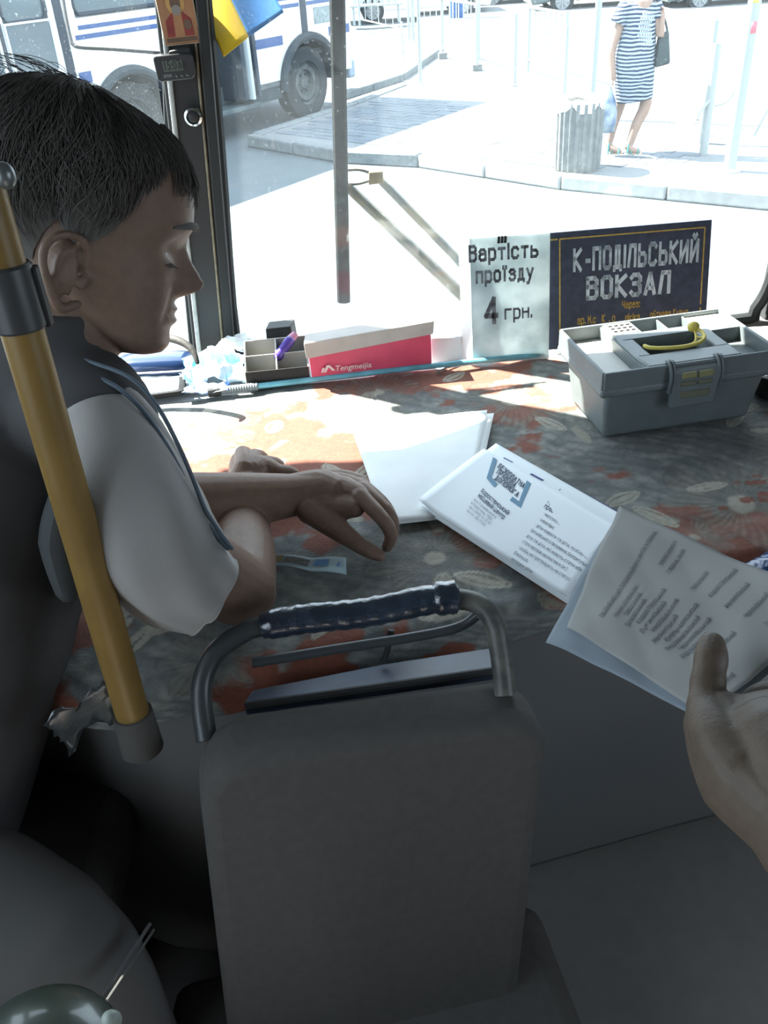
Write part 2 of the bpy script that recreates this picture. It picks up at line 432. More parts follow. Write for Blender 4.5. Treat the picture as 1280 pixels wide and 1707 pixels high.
# pillar
def pil(x0, z, dx, dy): return (x0+(z-1.46)*.088+dx, YW-(z-1.46)*.10+dy, z)
pl_ = MB()
pl_.hexa([pil(-.375, 1.0, 0, -.035), pil(-.29, 1.0, 0, -.035), pil(-.29, 1.0, 0, .03), pil(-.375, 1.0, 0, .03), pil(-.375, 2.5, 0, -.035), pil(-.29, 2.5, 0, -.035), pil(-.29, 2.5, 0, .03), pil(-.375, 2.5, 0, .03)])
trim = pl_.build('trim_1', blk, smooth=False, bevel=.008); struct(trim)
pale = mat('worn grey pillar edge', (.42, .44, .42), .5, noise=.3, nscale=40)
brass = mat('worn brass edge', (.22, .19, .12), .5, noise=.4, nscale=60)
MB().tube([pil(-.362, 1.48, 0, -.037), pil(-.362, 2.4, 0, -.037)], .0045, n=8).build('edge_strip', pale, trim)
MB().tube([pil(-.312, 1.48, 0, -.037), pil(-.312, 2.4, 0, -.037)], .0025, n=8).build('edge_strip', brass, trim)
MB().hexa([pil(-.306, 1.48, 0, -.045), pil(-.288, 1.48, 0, -.045), pil(-.288, 1.48, 0, -.034), pil(-.306, 1.48, 0, -.034), pil(-.306, 2.45, 0, -.045), pil(-.288, 2.45, 0, -.045), pil(-.288, 2.45, 0, -.034), pil(-.306, 2.45, 0, -.034)]).build('rubber_strip', blkr, trim, bevel=.003)
# right pillar stub
pr = MB().hexa([W(.845, 1.0), W(.93, 1.0), WO(.93, 1.0, .05), WO(.845, 1.0, .05), W(.815, 2.5), W(.90, 2.5), WO(.90, 2.5, .05), WO(.815, 2.5, .05)]).build('trim_2', blk, smooth=False, bevel=.008); struct(pr)
MB().tube([WO(.836, 1.48, -.012), WO(.826, 1.9, -.012), WO(.80, 2.35, -.012)], .008, n=8, sub=3).build('rubber_strip', blkr, pr)
# ================================================================== DASH / ENGINE COVER with cloth
ZD = 1.48
dash_m = mat('dark dash plastic', (.17, .17, .17), .8)
T = thing('engine_cover', 'dark raised engine cover and dash top under the patterned blanket', 'engine cover', (.1, 1.2, .85))
MB().prism([(-.86, 1.0), (-.60, .90), (-.38, .80), (-.30, .785), (.10, .875), (.45, .955), (.86, 1.04), (.86, 1.66), (-.33, 1.73), (-.85, 1.40)], (0, 0, .86), (1, 0, 0), (0, 1, 0), .60).build('body', dash_m, T, bevel=.02)
sill_m = mat('pale dusty dash sill', (.50, .52, .54), .7, noise=.2, nscale=12)
MB().prism([(-.84, 1.405), (-.36, 1.50), (-.05, 1.56), (.35, 1.60), (.82, 1.64), (.82, 1.70), (-.30, 1.735)], (0, 0, 1.46), (1, 0, 0), (0, 1, 0), .014).build('sill', sill_m, T, bevel=.004)

# blanket: dense grid; colour pattern (print, with less rust where the sun patch falls) stored per vertex
def vnoise(x, y, s, seed):
    r = np.random.default_rng(seed); G = r.random((64, 64)); X = x*s % 63; Y = y*s % 63
    i = X.astype(int); j = Y.astype(int); a = X-i; b = Y-j; a = a*a*(3-2*a); b = b*b*(3-2*b)
    return (G[i, j]*(1-a)+G[i+1, j]*a)*(1-b)+(G[i, j+1]*(1-a)+G[i+1, j+1]*a)*b
def fbm(x, y, s, seed, o=4): return sum(vnoise(x+k*.37, y+k*.91, s*2**k, seed+k)/2**k for k in range(o))/sum(.5**k for k in range(o))
def pattern(x, y):
    rust = np.array([.195, .064, .038]); cream = np.array([.34, .32, .26]); teal = np.array([.135, .152, .148]); dk = np.array([.05, .035, .03])
    wx = x+.02*(fbm(x+3, y+3, 9, 5)-.5); wy = y+.02*(fbm(x+7, y+1, 9, 6)-.5)
    C = np.repeat(rust[None], len(x), 0).copy()
    n = fbm(x+5, y+5, 7, 11); n2 = fbm(x+5, y+5, 45, 21, 3)
    G_ = lambda a, b, r_: np.exp(-((x-a)**2+(y-b)**2)/r_**2)
    n = n-.28*G_(-.07, 1.23, .09)-.22*G_(.24, 1.30, .07)-.15*G_(.50, .98, .06)+.16*G_(.05, .95, .14)+.14*G_(.55, 1.1, .16)+.10*G_(.0, 1.45, .16)+.06*(y > 1.30)-.12*G_(-.33, .90, .05)  # far terms favour the pale ground: sunlight worked into the print colour
    m = np.clip((n-.47+.16*(n2-.5))*20, 0, 1)[:, None]
    base = teal*.8+.9*np.clip(n2[:, None]-.42, 0, 1)*cream+.25*np.clip(n[:, None]-.58, 0, 1)*cream
    fr = (np.abs(np.sin((wx*30+wy*55+6*n)*2))[:, None]*.35+.65)
    C = C*(1-m)+(base*fr+.02)*m
    r = np.random.default_rng(3)
    # big flowers with radiating strokes
    for cx, cy, R in [(.52, 1.06, .12), (.06, .97, .10), (.25, 1.42, .11), (-.30, 1.40, .10), (.66, 1.20, .09), (-.22, .80, .07), (.0, 1.50, .09), (-.55, 1.2, .12), (.42, .98, .06), (.68, .98, .07)]:
        dx = wx-cx; dy = wy-cy; rr = np.hypot(dx, dy); th = np.arctan2(dy, dx)
        pet = R*(.72+.28*np.abs(np.sin(th*4+cx*9))); k = np.clip((pet-rr)*160, 0, 1)*(.35+.65*np.clip((n2-.35)*4, 0, 1))
        st = .5+.5*np.sin(th*36+rr*50); cc = cream*.55*(1-.6*st[:, None])+dk*.5*st[:, None]
        C = C*(1-k[:, None]*.6)+cc*k[:, None]*.6
        k2 = np.clip((R*.18-rr)*200, 0, 1)[:, None]; C = C*(1-k2)+(cream*.9)*k2
        ring = np.clip(1-np.abs(rr-pet)*320, 0, 1)[:, None]; C = C*(1-ring*.4)+dk*ring*.4
    # outlined leaves
    def leaf(cx, cy, a, L, Wd, colr):
        nonlocal C
        ca, sa = math.cos(a), math.sin(a); u = (x-cx)*ca+(y-cy)*sa; v = -(x-cx)*sa+(y-cy)*ca
        t = np.clip(1-(u/L)**2, 0, 1); wdt = Wd*t**.8; ins = (np.abs(u) < L)
        o = np.clip((.0032-np.abs(np.abs(v)-wdt))*900, 0, 1)*ins; mid = np.clip((.0022+.003*t-np.abs(v))*900, 0, 1)*ins*(np.abs(u) < L*.8)
        k = np.maximum(o, mid)[:, None]; C = C*(1-k)+colr*k
        fl = ((np.abs(v) < wdt)*(v > .002)*(np.sin(v*1500) > .2)*ins*.55)[:, None]; C = C*(1-fl)+colr*fl
    leaf(-.075, 1.215, -1.05, .034, .012, cream*1.1); leaf(-.022, 1.222, .95, .040, .011, cream*1.1)
    leaf(-.115, 1.20, -1.3, .026, .008, cream)
    for i in range(46):
        cx, cy = r.uniform(-.6, .8), r.uniform(.78, 1.6)
        leaf(cx, cy, r.uniform(0, 6.28), r.uniform(.02, .042), r.uniform(.007, .014), cream*r.uniform(.6, 1.1))
    # clusters of small rust rectangles
    for i in range(40):
        cx = .60+.10*r.standard_normal()*.6; cy = 1.03+.05*r.standard_normal(); s = r.uniform(.005, .011)
        k = ((np.abs(x-cx) < s)*(np.abs(y-cy) < s*.6))[:, None]*.9; C = C*(1-k)+rust*k
    # cream feathers on the left front corner
    for cx, cy, a, L, Wd in [(-.345, .90, 1.2, .03, .012), (-.315, .93, 1.0, .028, .013), (-.30, .86, 1.1, .05, .006), (-.325, .84, 1.0, .05, .005), (-.35, .86, .9, .03, .01), (-.28, .88, .8, .04, .02)]:
        ca, sa = math.cos(a), math.sin(a); u = (x-cx)*ca+(y-cy)*sa; v = -(x-cx)*sa+(y-cy)*ca
        k = np.clip((1-(u/L)**2-(v/Wd)**2)*6, 0, 1)[:, None]; C = C*(1-k)+cream*k
    g = fbm(x, y, 160, 31, 2)[:, None]; C = C*(.8+.4*g)
    return np.clip(C, .01, .9)
nx, ny = 520, 300
us = np.linspace(-.62, .86, nx); ts = np.linspace(0, 1, ny)
def front(x): return np.interp(x, [-.62, -.40, -.30, -.1, .14, .5, .86], [.85, .765, .75, .79, .85, .935, 1.005])
def back(x): return np.interp(x, [-.62, -.455, -.29, -.05, .33, .86], [1.46, 1.50, 1.532, 1.567, 1.612, 1.66])
U_, T_ = np.meshgrid(us, ts, indexing='ij'); U_ = U_.ravel(); T_ = T_.ravel()
fy = front(U_); by = back(U_); hang = .035
Y_ = fy+(by-fy)*np.clip((T_-.08)/.92, 0, 1)
Z_ = 1.478+.010*(fbm(U_, Y_, 6, 41, 3)-.5)+.005*(fbm(U_+Y_*.6, Y_*.4, 16, 44, 2)-.5)
dd = Y_-fy; Z_ += .006*np.exp(-((Y_-.9-.25*U_)/.02)**2)*np.sin(U_*9)-.0*dd
dn = np.clip((.08-T_)/.08, 0, 1); ed = np.clip(dd/.02, 0, 1)
Z_ = Z_-.012*(1-ed)**2-dn*hang; Y_ = Y_-dn*.012+.006*dn*np.sin(U_*40)
Zmin_cloth = Z_
pc = pattern(U_, Y_+(-dn*.08))
me = bpy.data.meshes.new('cloth')
idx = np.arange(nx*ny).reshape(nx, ny); q = np.stack([idx[:-1, :-1], idx[1:, :-1], idx[1:, 1:], idx[:-1, 1:]], -1).reshape(-1, 4)
me.vertices.add(nx*ny); me.vertices.foreach_set('co', np.stack([U_, Y_, Z_], 1).ravel().astype(np.float32))
me.loops.add(q.size); me.loops.foreach_set('vertex_index', q.ravel().astype(np.int32)); me.polygons.add(len(q)); me.polygons.foreach_set('loop_start', (np.arange(len(q))*4).astype(np.int32)); me.update(calc_edges=True)
ca = me.color_attributes.new('pattern', 'FLOAT_COLOR', 'POINT'); ca.data.foreach_set('color', np.concatenate([pc, np.ones((len(pc), 1))], 1).ravel().astype(np.float32))
clothm = attr_mat('printed blanket', .85, .35, 260, sheen=.15)
cloth = put('blanket', me, clothm, fix=False, angle=180); tag(cloth, 'rust brown blanket with cream leaf and flower print spread over the engine cover', 'blanket')
cs = cloth.modifiers.new('solid', 'SOLIDIFY'); cs.thickness = .003; cs.offset = -1

# rod along the blanket's far edge
T = thing('rod', 'thin light blue rod with grey ribbed grip along the far edge of the blanket', 'rod', (0, 1.57, 1.49))
rb = mat('light blue rod', (.20, .55, .68), .4, noise=.4, nscale=20); grip = mat('grey ribbed grip', (.22, .25, .27), .7)
MB().tube([(-.225, 1.533, 1.492), (.02, 1.560, 1.493), (.33, 1.592, 1.492)], .0055, n=10, sub=3).build('shaft', rb, T)
m_ = MB(); p0 = Vector((-.29, 1.525, 1.492)); p1 = Vector((-.222, 1.533, 1.492))
m_.tube([p0.lerp(p1, i/28) for i in range(29)], [.0078 if i % 2 else .0066 for i in range(29)], n=12); m_.build('grip', grip, T)
lab(T.children[1], 'grey ribbed grip')
MB().tube([(-.315, 1.521, 1.490), (-.292, 1.524, 1.491)], .0085, n=10).build('end_cap', blk, T)

# ------------------------------------------------------------------ TOOLBOX
TBX = np.array([.482, 1.352]); ya = math.radians(9)
ex = Vector((math.cos(ya), math.sin(ya), 0)); ey = Vector((-math.sin(ya), math.cos(ya), 0)); ez = Vector((0, 0, 1))
def tb(u, v, h): return V((TBX[0], TBX[1], 1.482))+ex*u+ey*v+ez*h
T = thing('toolbox', 'dark grey plastic toolbox with open lid trays and yellow handle by the windscreen', 'toolbox', (TBX[0], TBX[1], 1.482))
tbm = mat('blue grey toolbox plastic', (.165, .19, .195), .45, noise=.12, nscale=30, bump=.1, bscale=300, spec=.4)
tbin = mat('pale dusty tray', (.62, .62, .58), .6)
yel = mat('yellow plastic', (.62, .50, .10), .4)
b = MB(); hw, hd = .150, .098; bw, bd = .127, .072
b.hexa([tb(-bw, -bd, 0), tb(bw, -bd, 0), tb(bw, bd, 0), tb(-bw, bd, 0), tb(-hw+.012, -hd+.012, .092), tb(hw-.012, -hd+.012, .092), tb(hw-.012, hd-.012, .092), tb(-hw+.012, hd-.012, .092)])
b.build('body', tbm, T, bevel=.008, seg=3)
b = MB()   # lid: skirt with trays cut as wells -> ring walls and floor
lz0, lz1 = .086, .125
b.hexa([tb(-hw, -hd, lz0), tb(hw, -hd, lz0), tb(hw, hd, lz0), tb(-hw, hd, lz0), tb(-hw, -hd, lz0+.016), tb(hw, -hd, lz0+.016), tb(hw, hd, lz0+.016), tb(-hw, hd, lz0+.016)])
lid = b.build('lid', tbm, T, bevel=.006, seg=3)
def wallseg(bb, u0, v0, u1, v1, z0=lz0+.01, z1=lz1, t=.0035):
    a = tb(u0, v0, 0); c = tb(u1, v1, 0); d = (c-a).normalized(); n = Vector((-d.y, d.x, 0))*t/2; e0 = ez*z0; e1 = ez*z1
    bb.hexa([a-n+e0, c-n+e0, c+n+e0, a+n+e0, a-n+e1, c-n+e1, c+n+e1, a+n+e1])
b = MB()
i = .004
for q in [(-hw+i, -hd+i, hw-i, -hd+i), (hw-i, -hd+i, hw-i, hd-i), (hw-i, hd-i, -hw+i, hd-i), (-hw+i, hd-i, -hw+i, -hd+i)]: wallseg(b, *q, z1=lz1+.004, t=.006)
b.build('rim', tbm, lid, bevel=.002)
b = MB()
for q in [(-.075, -hd+.004, -.075, hd-.004), (.088, -hd+.004, .088, .02), (-.02, .045, .075, .045), (.028, .045, .028, hd-.004), (.075, .045, .075, hd-.004), (-.02, .045, -.02, hd-.004), (.088, .02, hw-.004, .02)]: wallseg(b, *q)
b.build('tray_divider', tbm, lid, bevel=.001)
b = MB(); zf = lz0+.0165
b.hexa([tb(-hw+.008, -hd+.008, zf), tb(-.077, -hd+.008, zf), tb(-.077, hd-.008, zf), tb(-hw+.008, hd-.008, zf), tb(-hw+.008, -hd+.008, zf+.002), tb(-.077, -hd+.008, zf+.002), tb(-.077, hd-.008, zf+.002), tb(-hw+.008, hd-.008, zf+.002)])
lab(b.build('tray_floor', tbin, lid), 'pale tray floor')
b = MB()
b.hexa([tb(.077, .022, zf), tb(hw-.007, .022, zf), tb(hw-.007, hd-.008, zf), tb(.077, hd-.008, zf), tb(.077, .022, lz1-.003), tb(hw-.007, .022, lz1-.003), tb(hw-.007, hd-.008, lz1-.003), tb(.077, hd-.008, lz1-.003)])
lab(b.build('tray_cover', tbin, lid, bevel=.002), 'pale flat tray cover')
b = MB()   # raised centre deck with handle well (frame of four bars)
dz0, dz1 = zf-.002, lz1+.004
def bar(u0, v0, u1, v1, za=dz0, zb=dz1): b.hexa([tb(u0, v0, za), tb(u1, v0, za), tb(u1, v1, za), tb(u0, v1, za), tb(u0, v0, zb), tb(u1, v0, zb), tb(u1, v1, zb), tb(u0, v1, zb)])
bar(-.073, -hd+.006, .086, -.052); bar(-.073, .018, .086, .043); bar(-.073, -.052, -.048, .018); bar(.060, -.052, .086, .018)
b.build('handle_deck', tbm, lid, bevel=.004, seg=3)
b = MB(); bar(-.073, .046, -.022, hd-.007, dz0, dz1-.001)
dk = b.build('vent_deck', tbin, lid, bevel=.002); lab(dk, 'pale slotted deck')
b = MB()
for r in range(3):
    for c in range(4): b.box(tb(-.063+c*.0105, .055+r*.012, dz1+.0002), (.007, .0025, .0012), rot=ya)
b.build('vent_slot', blk, T)
b = MB(); zt = dz1+.002
hp = [tb(-.046, -.020, zt), tb(-.040, -.030, zt), tb(-.02, -.040, zt+.001), tb(.008, -.044, zt+.001), (tb(.036, -.040, zt+.002)), tb(.053, -.028, zt+.004), tb(.056, -.012, zt+.008), tb(.048, -.002, zt+.010)]
b.tube(hp, .0032, n=10, sub=4, caps='round')
hp2 = [tb(-.046, -.020, zt-.002), tb(-.030, -.027, zt-.003), tb(-.01, -.032, zt-.003), tb(.012, -.034, zt-.003), tb(.034, -.030, zt-.002), tb(.044, -.018, zt+.002), tb(.048, -.002, zt+.010)]
b.tube(hp2, .0022, n=8, sub=3)
for k in (1, 2, 3, 4, 5): b.tube([hp[k], hp2[k]], .002, n=6)
h = b.build('carry_handle', yel, T); lab(h, 'yellow carry handle')
b = MB(); b.ell(tb(.047, .000, zt+.013), (.010, .008, .009)); b.build('handle_knob', yel, h)
b = MB()
b.hexa([tb(-.035, -hd-.010, .058), tb(.040, -hd-.010, .058), tb(.040, -hd+.004, .058), tb(-.035, -hd+.004, .058), tb(-.035, -hd-.010, .120), tb(.040, -hd-.010, .120), tb(.040, -hd+.004, .126), tb(-.035, -hd+.004, .126)])
la = b.build('latch', tbm, T, bevel=.003)
ol = mat('olive yellow latch', (.26, .25, .12), .5)
for u_, z_q, sz in [(-.011, .113, (.025, .006, .011)), (.017, .113, (.025, .006, .011)), (-.011, .099, (.025, .005, .008)), (.017, .099, (.025, .005, .008)), (.003, .080, (.050, .004, .012))]:
    MB().box(tb(u_, -hd-.010, z_q), sz, rot=ya).build('latch_plate', ol if z_q > .11 else mat('dull olive latch', (.15, .155, .10), .5), la, bevel=.002)
for u in (-.040, -.034, .040, .046): MB().tube([tb(u, -hd-.004, .085), tb(u, -hd-.009, .110), tb(u, -hd, .130), tb(u, -hd+.012, .132)], .0028, n=8, sub=3, caps='round').build('latch_hinge', tbm, la)

# ------------------------------------------------------------------ SIGNS
navy = mat('navy sign board', (.045, .054, .085), .5, noise=.3, nscale=60, bump=.1, bscale=200, spec=.3)
gold = mat('worn gold paint', (.50, .33, .07), .6, noise=.3, nscale=120)
silver = mat('worn silver letters', (.55, .62, .66), .5, c2=(.30, .36, .40), nscale=45)
n0 = np.array([0, 1, -.2]); q0 = (0, 1.625, 1.485)
# board frame vectors
bo = V(onplane(917, 575, q0, n0)); bo.z = 1.485; bo.y = 1.625+0*.2
tr_ = V(onplane(1187, 366, q0, n0)); tl_ = V(onplane(917, 388, q0, n0)); br_ = V(onplane(1178, 518, q0, n0))
BX = (tr_-tl_); bwid = BX.length; BX.normalize(); BN = Vector((0, -1, .2)).normalized(); BY = BN.cross(BX).normalized()
bh = (tl_.z-1.485)/BY.z
T = thing('destination_sign', 'navy route board with gold border and silver lettering leaning on the windscreen', 'sign', tuple(tl_-BY*bh))
O = tl_-BY*bh-BX*.03
MB().prism([(0, 0), (bwid+.03, 0), (bwid+.03, bh), (0, bh)], O-BN*.004, BX, BY, .004, BN).build('board', navy, T, bevel=.001)
b = MB(); O2 = tl_-BY*bh
def strip(x0, y0, x1, y1, t=.0026):
    a = Vector((x0, y0)); c = Vector((x1, y1)); d = (c-a).normalized(); n = Vector((-d.y, d.x))*t/2
    b.prism([a-n, c-n, c+n, a+n], O2+BN*.0003, BX, BY, .0004, BN)
fx = .018
strip(fx, bh-.013, bwid-.013, bh-.013); strip(fx, .012, fx, bh-.013); strip(bwid-.013, .066, bwid-.013, bh-.013); strip(bwid-.013, .0, bwid-.013, .060); strip(0, bh-.013, fx-.004, bh-.013)
b.build('gold_border', gold, T)
Lh = bwid
b = MB()
letter(b, 'К-ПОДІЛЬСЬКИЙ', O2+BX*(Lh*.14)+BY*(bh-.073), BX, BY, .052, lift=.0008, fit=Lh*.79, bold=.035)
letter(b, 'ВОКЗАЛ', O2+BX*(Lh*.225)+BY*(bh-.128), BX, BY, .052, lift=.0008, fit=Lh*.535, bold=.035)
b.build('lettering', silver, T)['kind'] = 'stuff'
b = MB()
letter(b, 'Через:', O2+BX*(Lh*.455)+BY*(bh-.152), BX, BY, .018, fit=Lh*.115, bold=.03, lift=.0008)
letter(b, 'ар. М`с   К  . о', O2+BX*(Lh*.17)+BY*(bh-.176), BX, BY, .019, fit=Lh*.245, bold=.03, lift=.0008)
letter(b, 'лікіка,', O2+BX*(Lh*.475)+BY*(bh-.178), BX, BY, .019, fit=Lh*.105, bold=.03, lift=.0008)
letter(b, 'обтнева Кузня', O2+BX*(Lh*.635)+BY*(bh-.176), BX, BY, .019, fit=Lh*.245, bold=.03, lift=.0008)
b.build('gold_lettering', gold, T)['kind'] = 'stuff'
# price sheet
grime = paper_mat('grimy laminated paper', (.72, .78, .78), .45, c2=(.46, .53, .54), nscale=16)
faded = mat('faded black print', (.05, .055, .065), .6, c2=(.20, .23, .26), nscale=70)
n1 = np.array([0, 1, -.15]); q1 = (0, 1.585, 1.486)
a_ = V(onplane(783, 398, q1, n1)); c_ = V(onplane(917, 388, q1, n1)); PX = (c_-a_); pw = PX.length; PX.normalize(); PN = Vector((0, -1, .15)).normalized(); PY = PN.cross(PX).normalized()
ph = (a_.z-1.484)/PY.z; PO = a_-PY*ph
T = thing('price_notice', 'grimy white fare notice in black print standing left of the navy board', 'notice', tuple(PO))
b = MB(); b.prism([(0, 0), (pw, 0), (pw, ph), (0, ph)], PO-PN*.002, PX, PY, .002, PN); b.build('sheet', grime, T)
b = MB(); sd_ = (PX*-.018+PN*-.03); b.prism([(0, 0), (sd_.length, 0), (sd_.length, ph), (0, ph)], PO, sd_.normalized(), PY, .001); lab(b.build('folded_side', mat('white card', (.8, .82, .8), .7), T), 'bright folded left side')
b = MB()
letter(b, 'Вартість', PO+PX*(-.003)+PY*(ph-.040), PX, PY, .036, fit=pw*.88, bold=.035)
letter(b, 'проїзду', PO+PX*(pw*.06)+PY*(ph-.080), PX, PY, .036, fit=pw*.74, bold=.035)
letter(b, '4', PO+PX*(pw*.15)+PY*(ph-.157), PX, PY, .062, fit=pw*.19, bold=.035)
letter(b, 'грн.', PO+PX*(pw*.42)+PY*(ph-.152), PX, PY, .034, fit=pw*.36, bold=.02)
b.build('lettering', faded, T)['kind'] = 'stuff'
b = MB()
for i in range(3): b.prism([(i*.006, 0), (i*.006+.005, 0), (i*.006+.006, .012), (i*.006+.001, .013)], PO+PX*(pw*.34)+PY*(ph-.012)+PN*.0004, PX, PY, .0006, PN)
b.build('tape_mark', blk, T)

# ------------------------------------------------------------------ RED SHOE BOX
redm = mat('crimson card', (.70, .08, .16), .45, noise=.12, nscale=25, spec=.4); cream_c = mat('dusty white card', (.50, .46, .43), .7, noise=.12, nscale=25)
A = onz(522, 638, 1.486); B = onz(720, 615, 1.486)
X = V(B-A); X.z = 0; bl = X.length; X.normalize(); Yb = Vector((-X.y, X.x, 0)); H = .088
T = thing('shoe_box', 'crimson card box with creased white lid lying on the sill', 'box', tuple(A))
A = V(A)
def bx(u, v, z): return A+X*u+Yb*v+Vector((0, 0, z))
h2 = .095
MB().hexa([bx(0, 0, 0), bx(bl, 0, 0), bx(bl, .036, 0), bx(0, .036, 0), bx(-.004, -.004, .078), bx(bl, 0, .084), bx(bl, .036, .084), bx(0, .036, .078)]).build('box_body', redm, T, bevel=.001)
MB().hexa([bx(-.008, -.006, .052), bx(bl+.004, -.004, .072), bx(bl+.004, .040, .072), bx(-.004, .040, .052), bx(-.010, -.006, .083), bx(bl+.006, -.004, .098), bx(bl+.006, .040, .098), bx(-.004, .040, .083)]).build('box_lid', cream_c, T, bevel=.0015)
b = MB(); FN = -Yb
letter(b, 'Tengmeijia', bx(.045, -.003, .021), X, Vector((0, 0, 1)), .016, lift=.003, fit=.068, bold=.01, shear=.2)
b.prism([(0, 0), (.004, 0), (.010, .010), (.016, .002), (.022, .002), (.012, .014), (.006, .014)], bx(.022, -.0062, .021), X, (0, 0, 1), .0005)
b.prism([(0, 0), (.004, .001), (.008, .009), (.003, .010)], bx(.017, -.0062, .021), X, (0, 0, 1), .0005)
b.build('lettering', mat('white box print', (.7, .6, .6), .6), T)['kind'] = 'stuff'
# white carton behind
b = MB(); p = V(onz(735, 605, 1.478)); b.hexa([p+V(q) for q in [(-.02, 0, 0), (.045, .004, 0), (.045, .05, 0), (-.02, .05, 0), (-.02, 0, .055), (.043, .004, .05), (.043, .05, .05), (-.02, .05, .055)]])
tag(b.build('carton', white_p, bevel=.003), 'small white carton behind the right end of the crimson box', 'carton')
b = MB(); b.tube([onz(728, 620, 1.48), onz(760, 607, 1.482), onz(790, 600, 1.481), onz(815, 597, 1.481)], .0022, n=6, sub=4)
tag(b.build('cable', mat('grey cable', (.2, .2, .2), .6)), 'thin grey cable lying on the sill right of the crimson box', 'cable')

# ------------------------------------------------------------------ ORGANISER with compartments
A = V(onz(413, 648, 1.485)); B = V(onz(517, 638, 1.485)); X = (B-A); X.z = 0; bl = X.length; X.normalize(); Yb = Vector((-X.y, X.x, 0))
T = thing('desk_organiser', 'grey plastic tray with four open compartments left of the crimson box', 'organiser', tuple(A))
orm = mat('grey brown organiser plastic', (.42, .41, .37), .4, noise=.1, nscale=30)
def og(u, v, z): return A+X*u+Yb*v+Vector((0, 0, z))
hf = .034; hb = .062; dp = .085
def ow(name, u0, v0, u1, v1, z0, z0b, z1, z1b, t=.0025, m=orm, par=T):
    a = og(u0, v0, 0); c = og(u1, v1, 0); d = (c-a).normalized(); n = Vector((-d.y, d.x, 0))*t/2; Z = lambda q: Vector((0, 0, q))
    return MB().hexa([a-n+Z(z0), c-n+Z(z0b), c+n+Z(z0b), a+n+Z(z0), a-n+Z(z1), c-n+Z(z1b), c+n+Z(z1b), a+n+Z(z1)]).build(name, m, par, bevel=.0006)
ow('front_panel', 0, 0, bl, 0, 0, 0, hf, hf, m=blk)
ow('back_panel', 0, dp, bl, dp, 0, 0, hb, hb)
for u in (0, bl*.5, bl): ow('divider', u, 0, u, dp, 0, 0, hf, hb)
ow('cross_divider', 0, dp*.5, bl, dp*.5, 0, 0, (hf+hb)/2, (hf+hb)/2)
MB().hexa([og(0, 0, 0), og(bl, 0, 0), og(bl, dp, 0), og(0, dp, 0), og(0, 0, .003), og(bl, 0, .003), og(bl, dp, .02), og(0, dp, .02)]).build('tray_floor', blk, T)
# black box behind & spray cap / lighter in it
p = V(onz(472, 608, 1.475))
b = MB().hexa([p+V(q) for q in [(-.028, .0, 0), (.034, .0, 0), (.034, .04, 0), (-.028, .04, 0), (-.026, .0, .078), (.024, .0, .080), (.030, .04, .080), (-.022, .04, .078)]])
tag(b.build('carton', blk, bevel=.002), 'small black carton standing behind the compartment tray', 'carton')
T = thing('lighter', 'dark violet cigarette lighter lying in the right rear tray compartment', 'lighter', tuple(og(bl*.75, dp*.7, .03)))
vio = mat('violet translucent plastic', (.10, .06, .33), .25, spec=.6)
MB().tube([og(bl*.54, dp*.52, .042), og(bl*.74, dp*.78, .062)], .010, n=12, caps='round').build('lighter_body', vio, T)
MB().tube([og(bl*.75, dp*.79, .063), og(bl*.84, dp*.90, .070)], [.009, .007], n=12).build('lighter_head', mat('pink cap', (.5, .2, .32), .4), T)

# ------------------------------------------------------------------ CASE, PHONE, PAPERS, BAG
ez = Vector((0, 0, 1))
A = V(onz(205, 636, 1.478)); B = V(onz(315, 630, 1.478)); X = (B-A).normalized(); Yb = Vector((-X.y, X.x, 0))
T = thing('glasses_case', 'glossy navy glasses case lying below the pillar', 'case', tuple(A))
nv = mat('glossy navy plastic', (.012, .03, .085), .18, spec=.7, coat=.5)
c0 = A+X*.062+Yb*.03
b = MB()
for zz, sc in ((.0, .9), (.006, 1.0), (.015, 1.02)): pass
prof = []
def rr_ring(c, hx, hy, z, n=28, p=.45): return [c+X*(hx*math.copysign(abs(math.cos(a))**p, math.cos(a)))+Yb*(hy*math.copysign(abs(math.sin(a))**p, math.sin(a)))+ez*z for a in [2*PI*k/n for k in range(n)]]
def loft(b, rings):
    n = len(rings[0]); vs = [p for r in rings for p in r]; fs = []
    for i in range(len(rings)-1):
        for k in range(n): fs.append((i*n+k, i*n+(k+1) % n, (i+1)*n+(k+1) % n, (i+1)*n+k))
    fs.append(tuple(range(n))[::-1]); fs.append(tuple((len(rings)-1)*n+k for k in range(n))); b.add(vs, fs); return b
loft(MB(), [rr_ring(c0, .076, .030, 0), rr_ring(c0, .082, .034, .008), rr_ring(c0, .083, .035, .018)]).build('case_base', nv, T, angle=60)
loft(MB(), [rr_ring(c0, .083, .035, .019), rr_ring(c0, .080, .033, .028), rr_ring(c0, .068, .026, .036), rr_ring(c0, .04, .014, .040)]).build('case_lid', nv, T, angle=60)
b = MB().tube(rr_ring(c0, .084, .036, .0185), .0016, n=6, closed=True); b.build('seam', steel, T)
# phone
A = V(onz(240, 668, 1.488)); B = V(onz(305, 660, 1.488)); X = (B-A).normalized(); Yb = Vector((-X.y, X.x, 0)); c0 = A+X*.018+Yb*.036
T = thing('mobile_phone', 'dark mobile phone lying screen up beside the driver\'s shoulder', 'phone', tuple(c0))
loft(MB(), [rr_ring(c0, .058, .033, .0, p=.22), rr_ring(c0, .060, .035, .003, p=.22), rr_ring(c0, .060, .035, .008, p=.22), rr_ring(c0, .058, .033, .010, p=.22)]).build('phone_body', blk, T, angle=50)
loft(MB(), [rr_ring(c0, .048, .030, .0100, p=.2), rr_ring(c0, .048, .030, .0106, p=.2)]).build('screen', mat('phone glass', (.10, .14, .18), .12, spec=.8, coat=1), T)
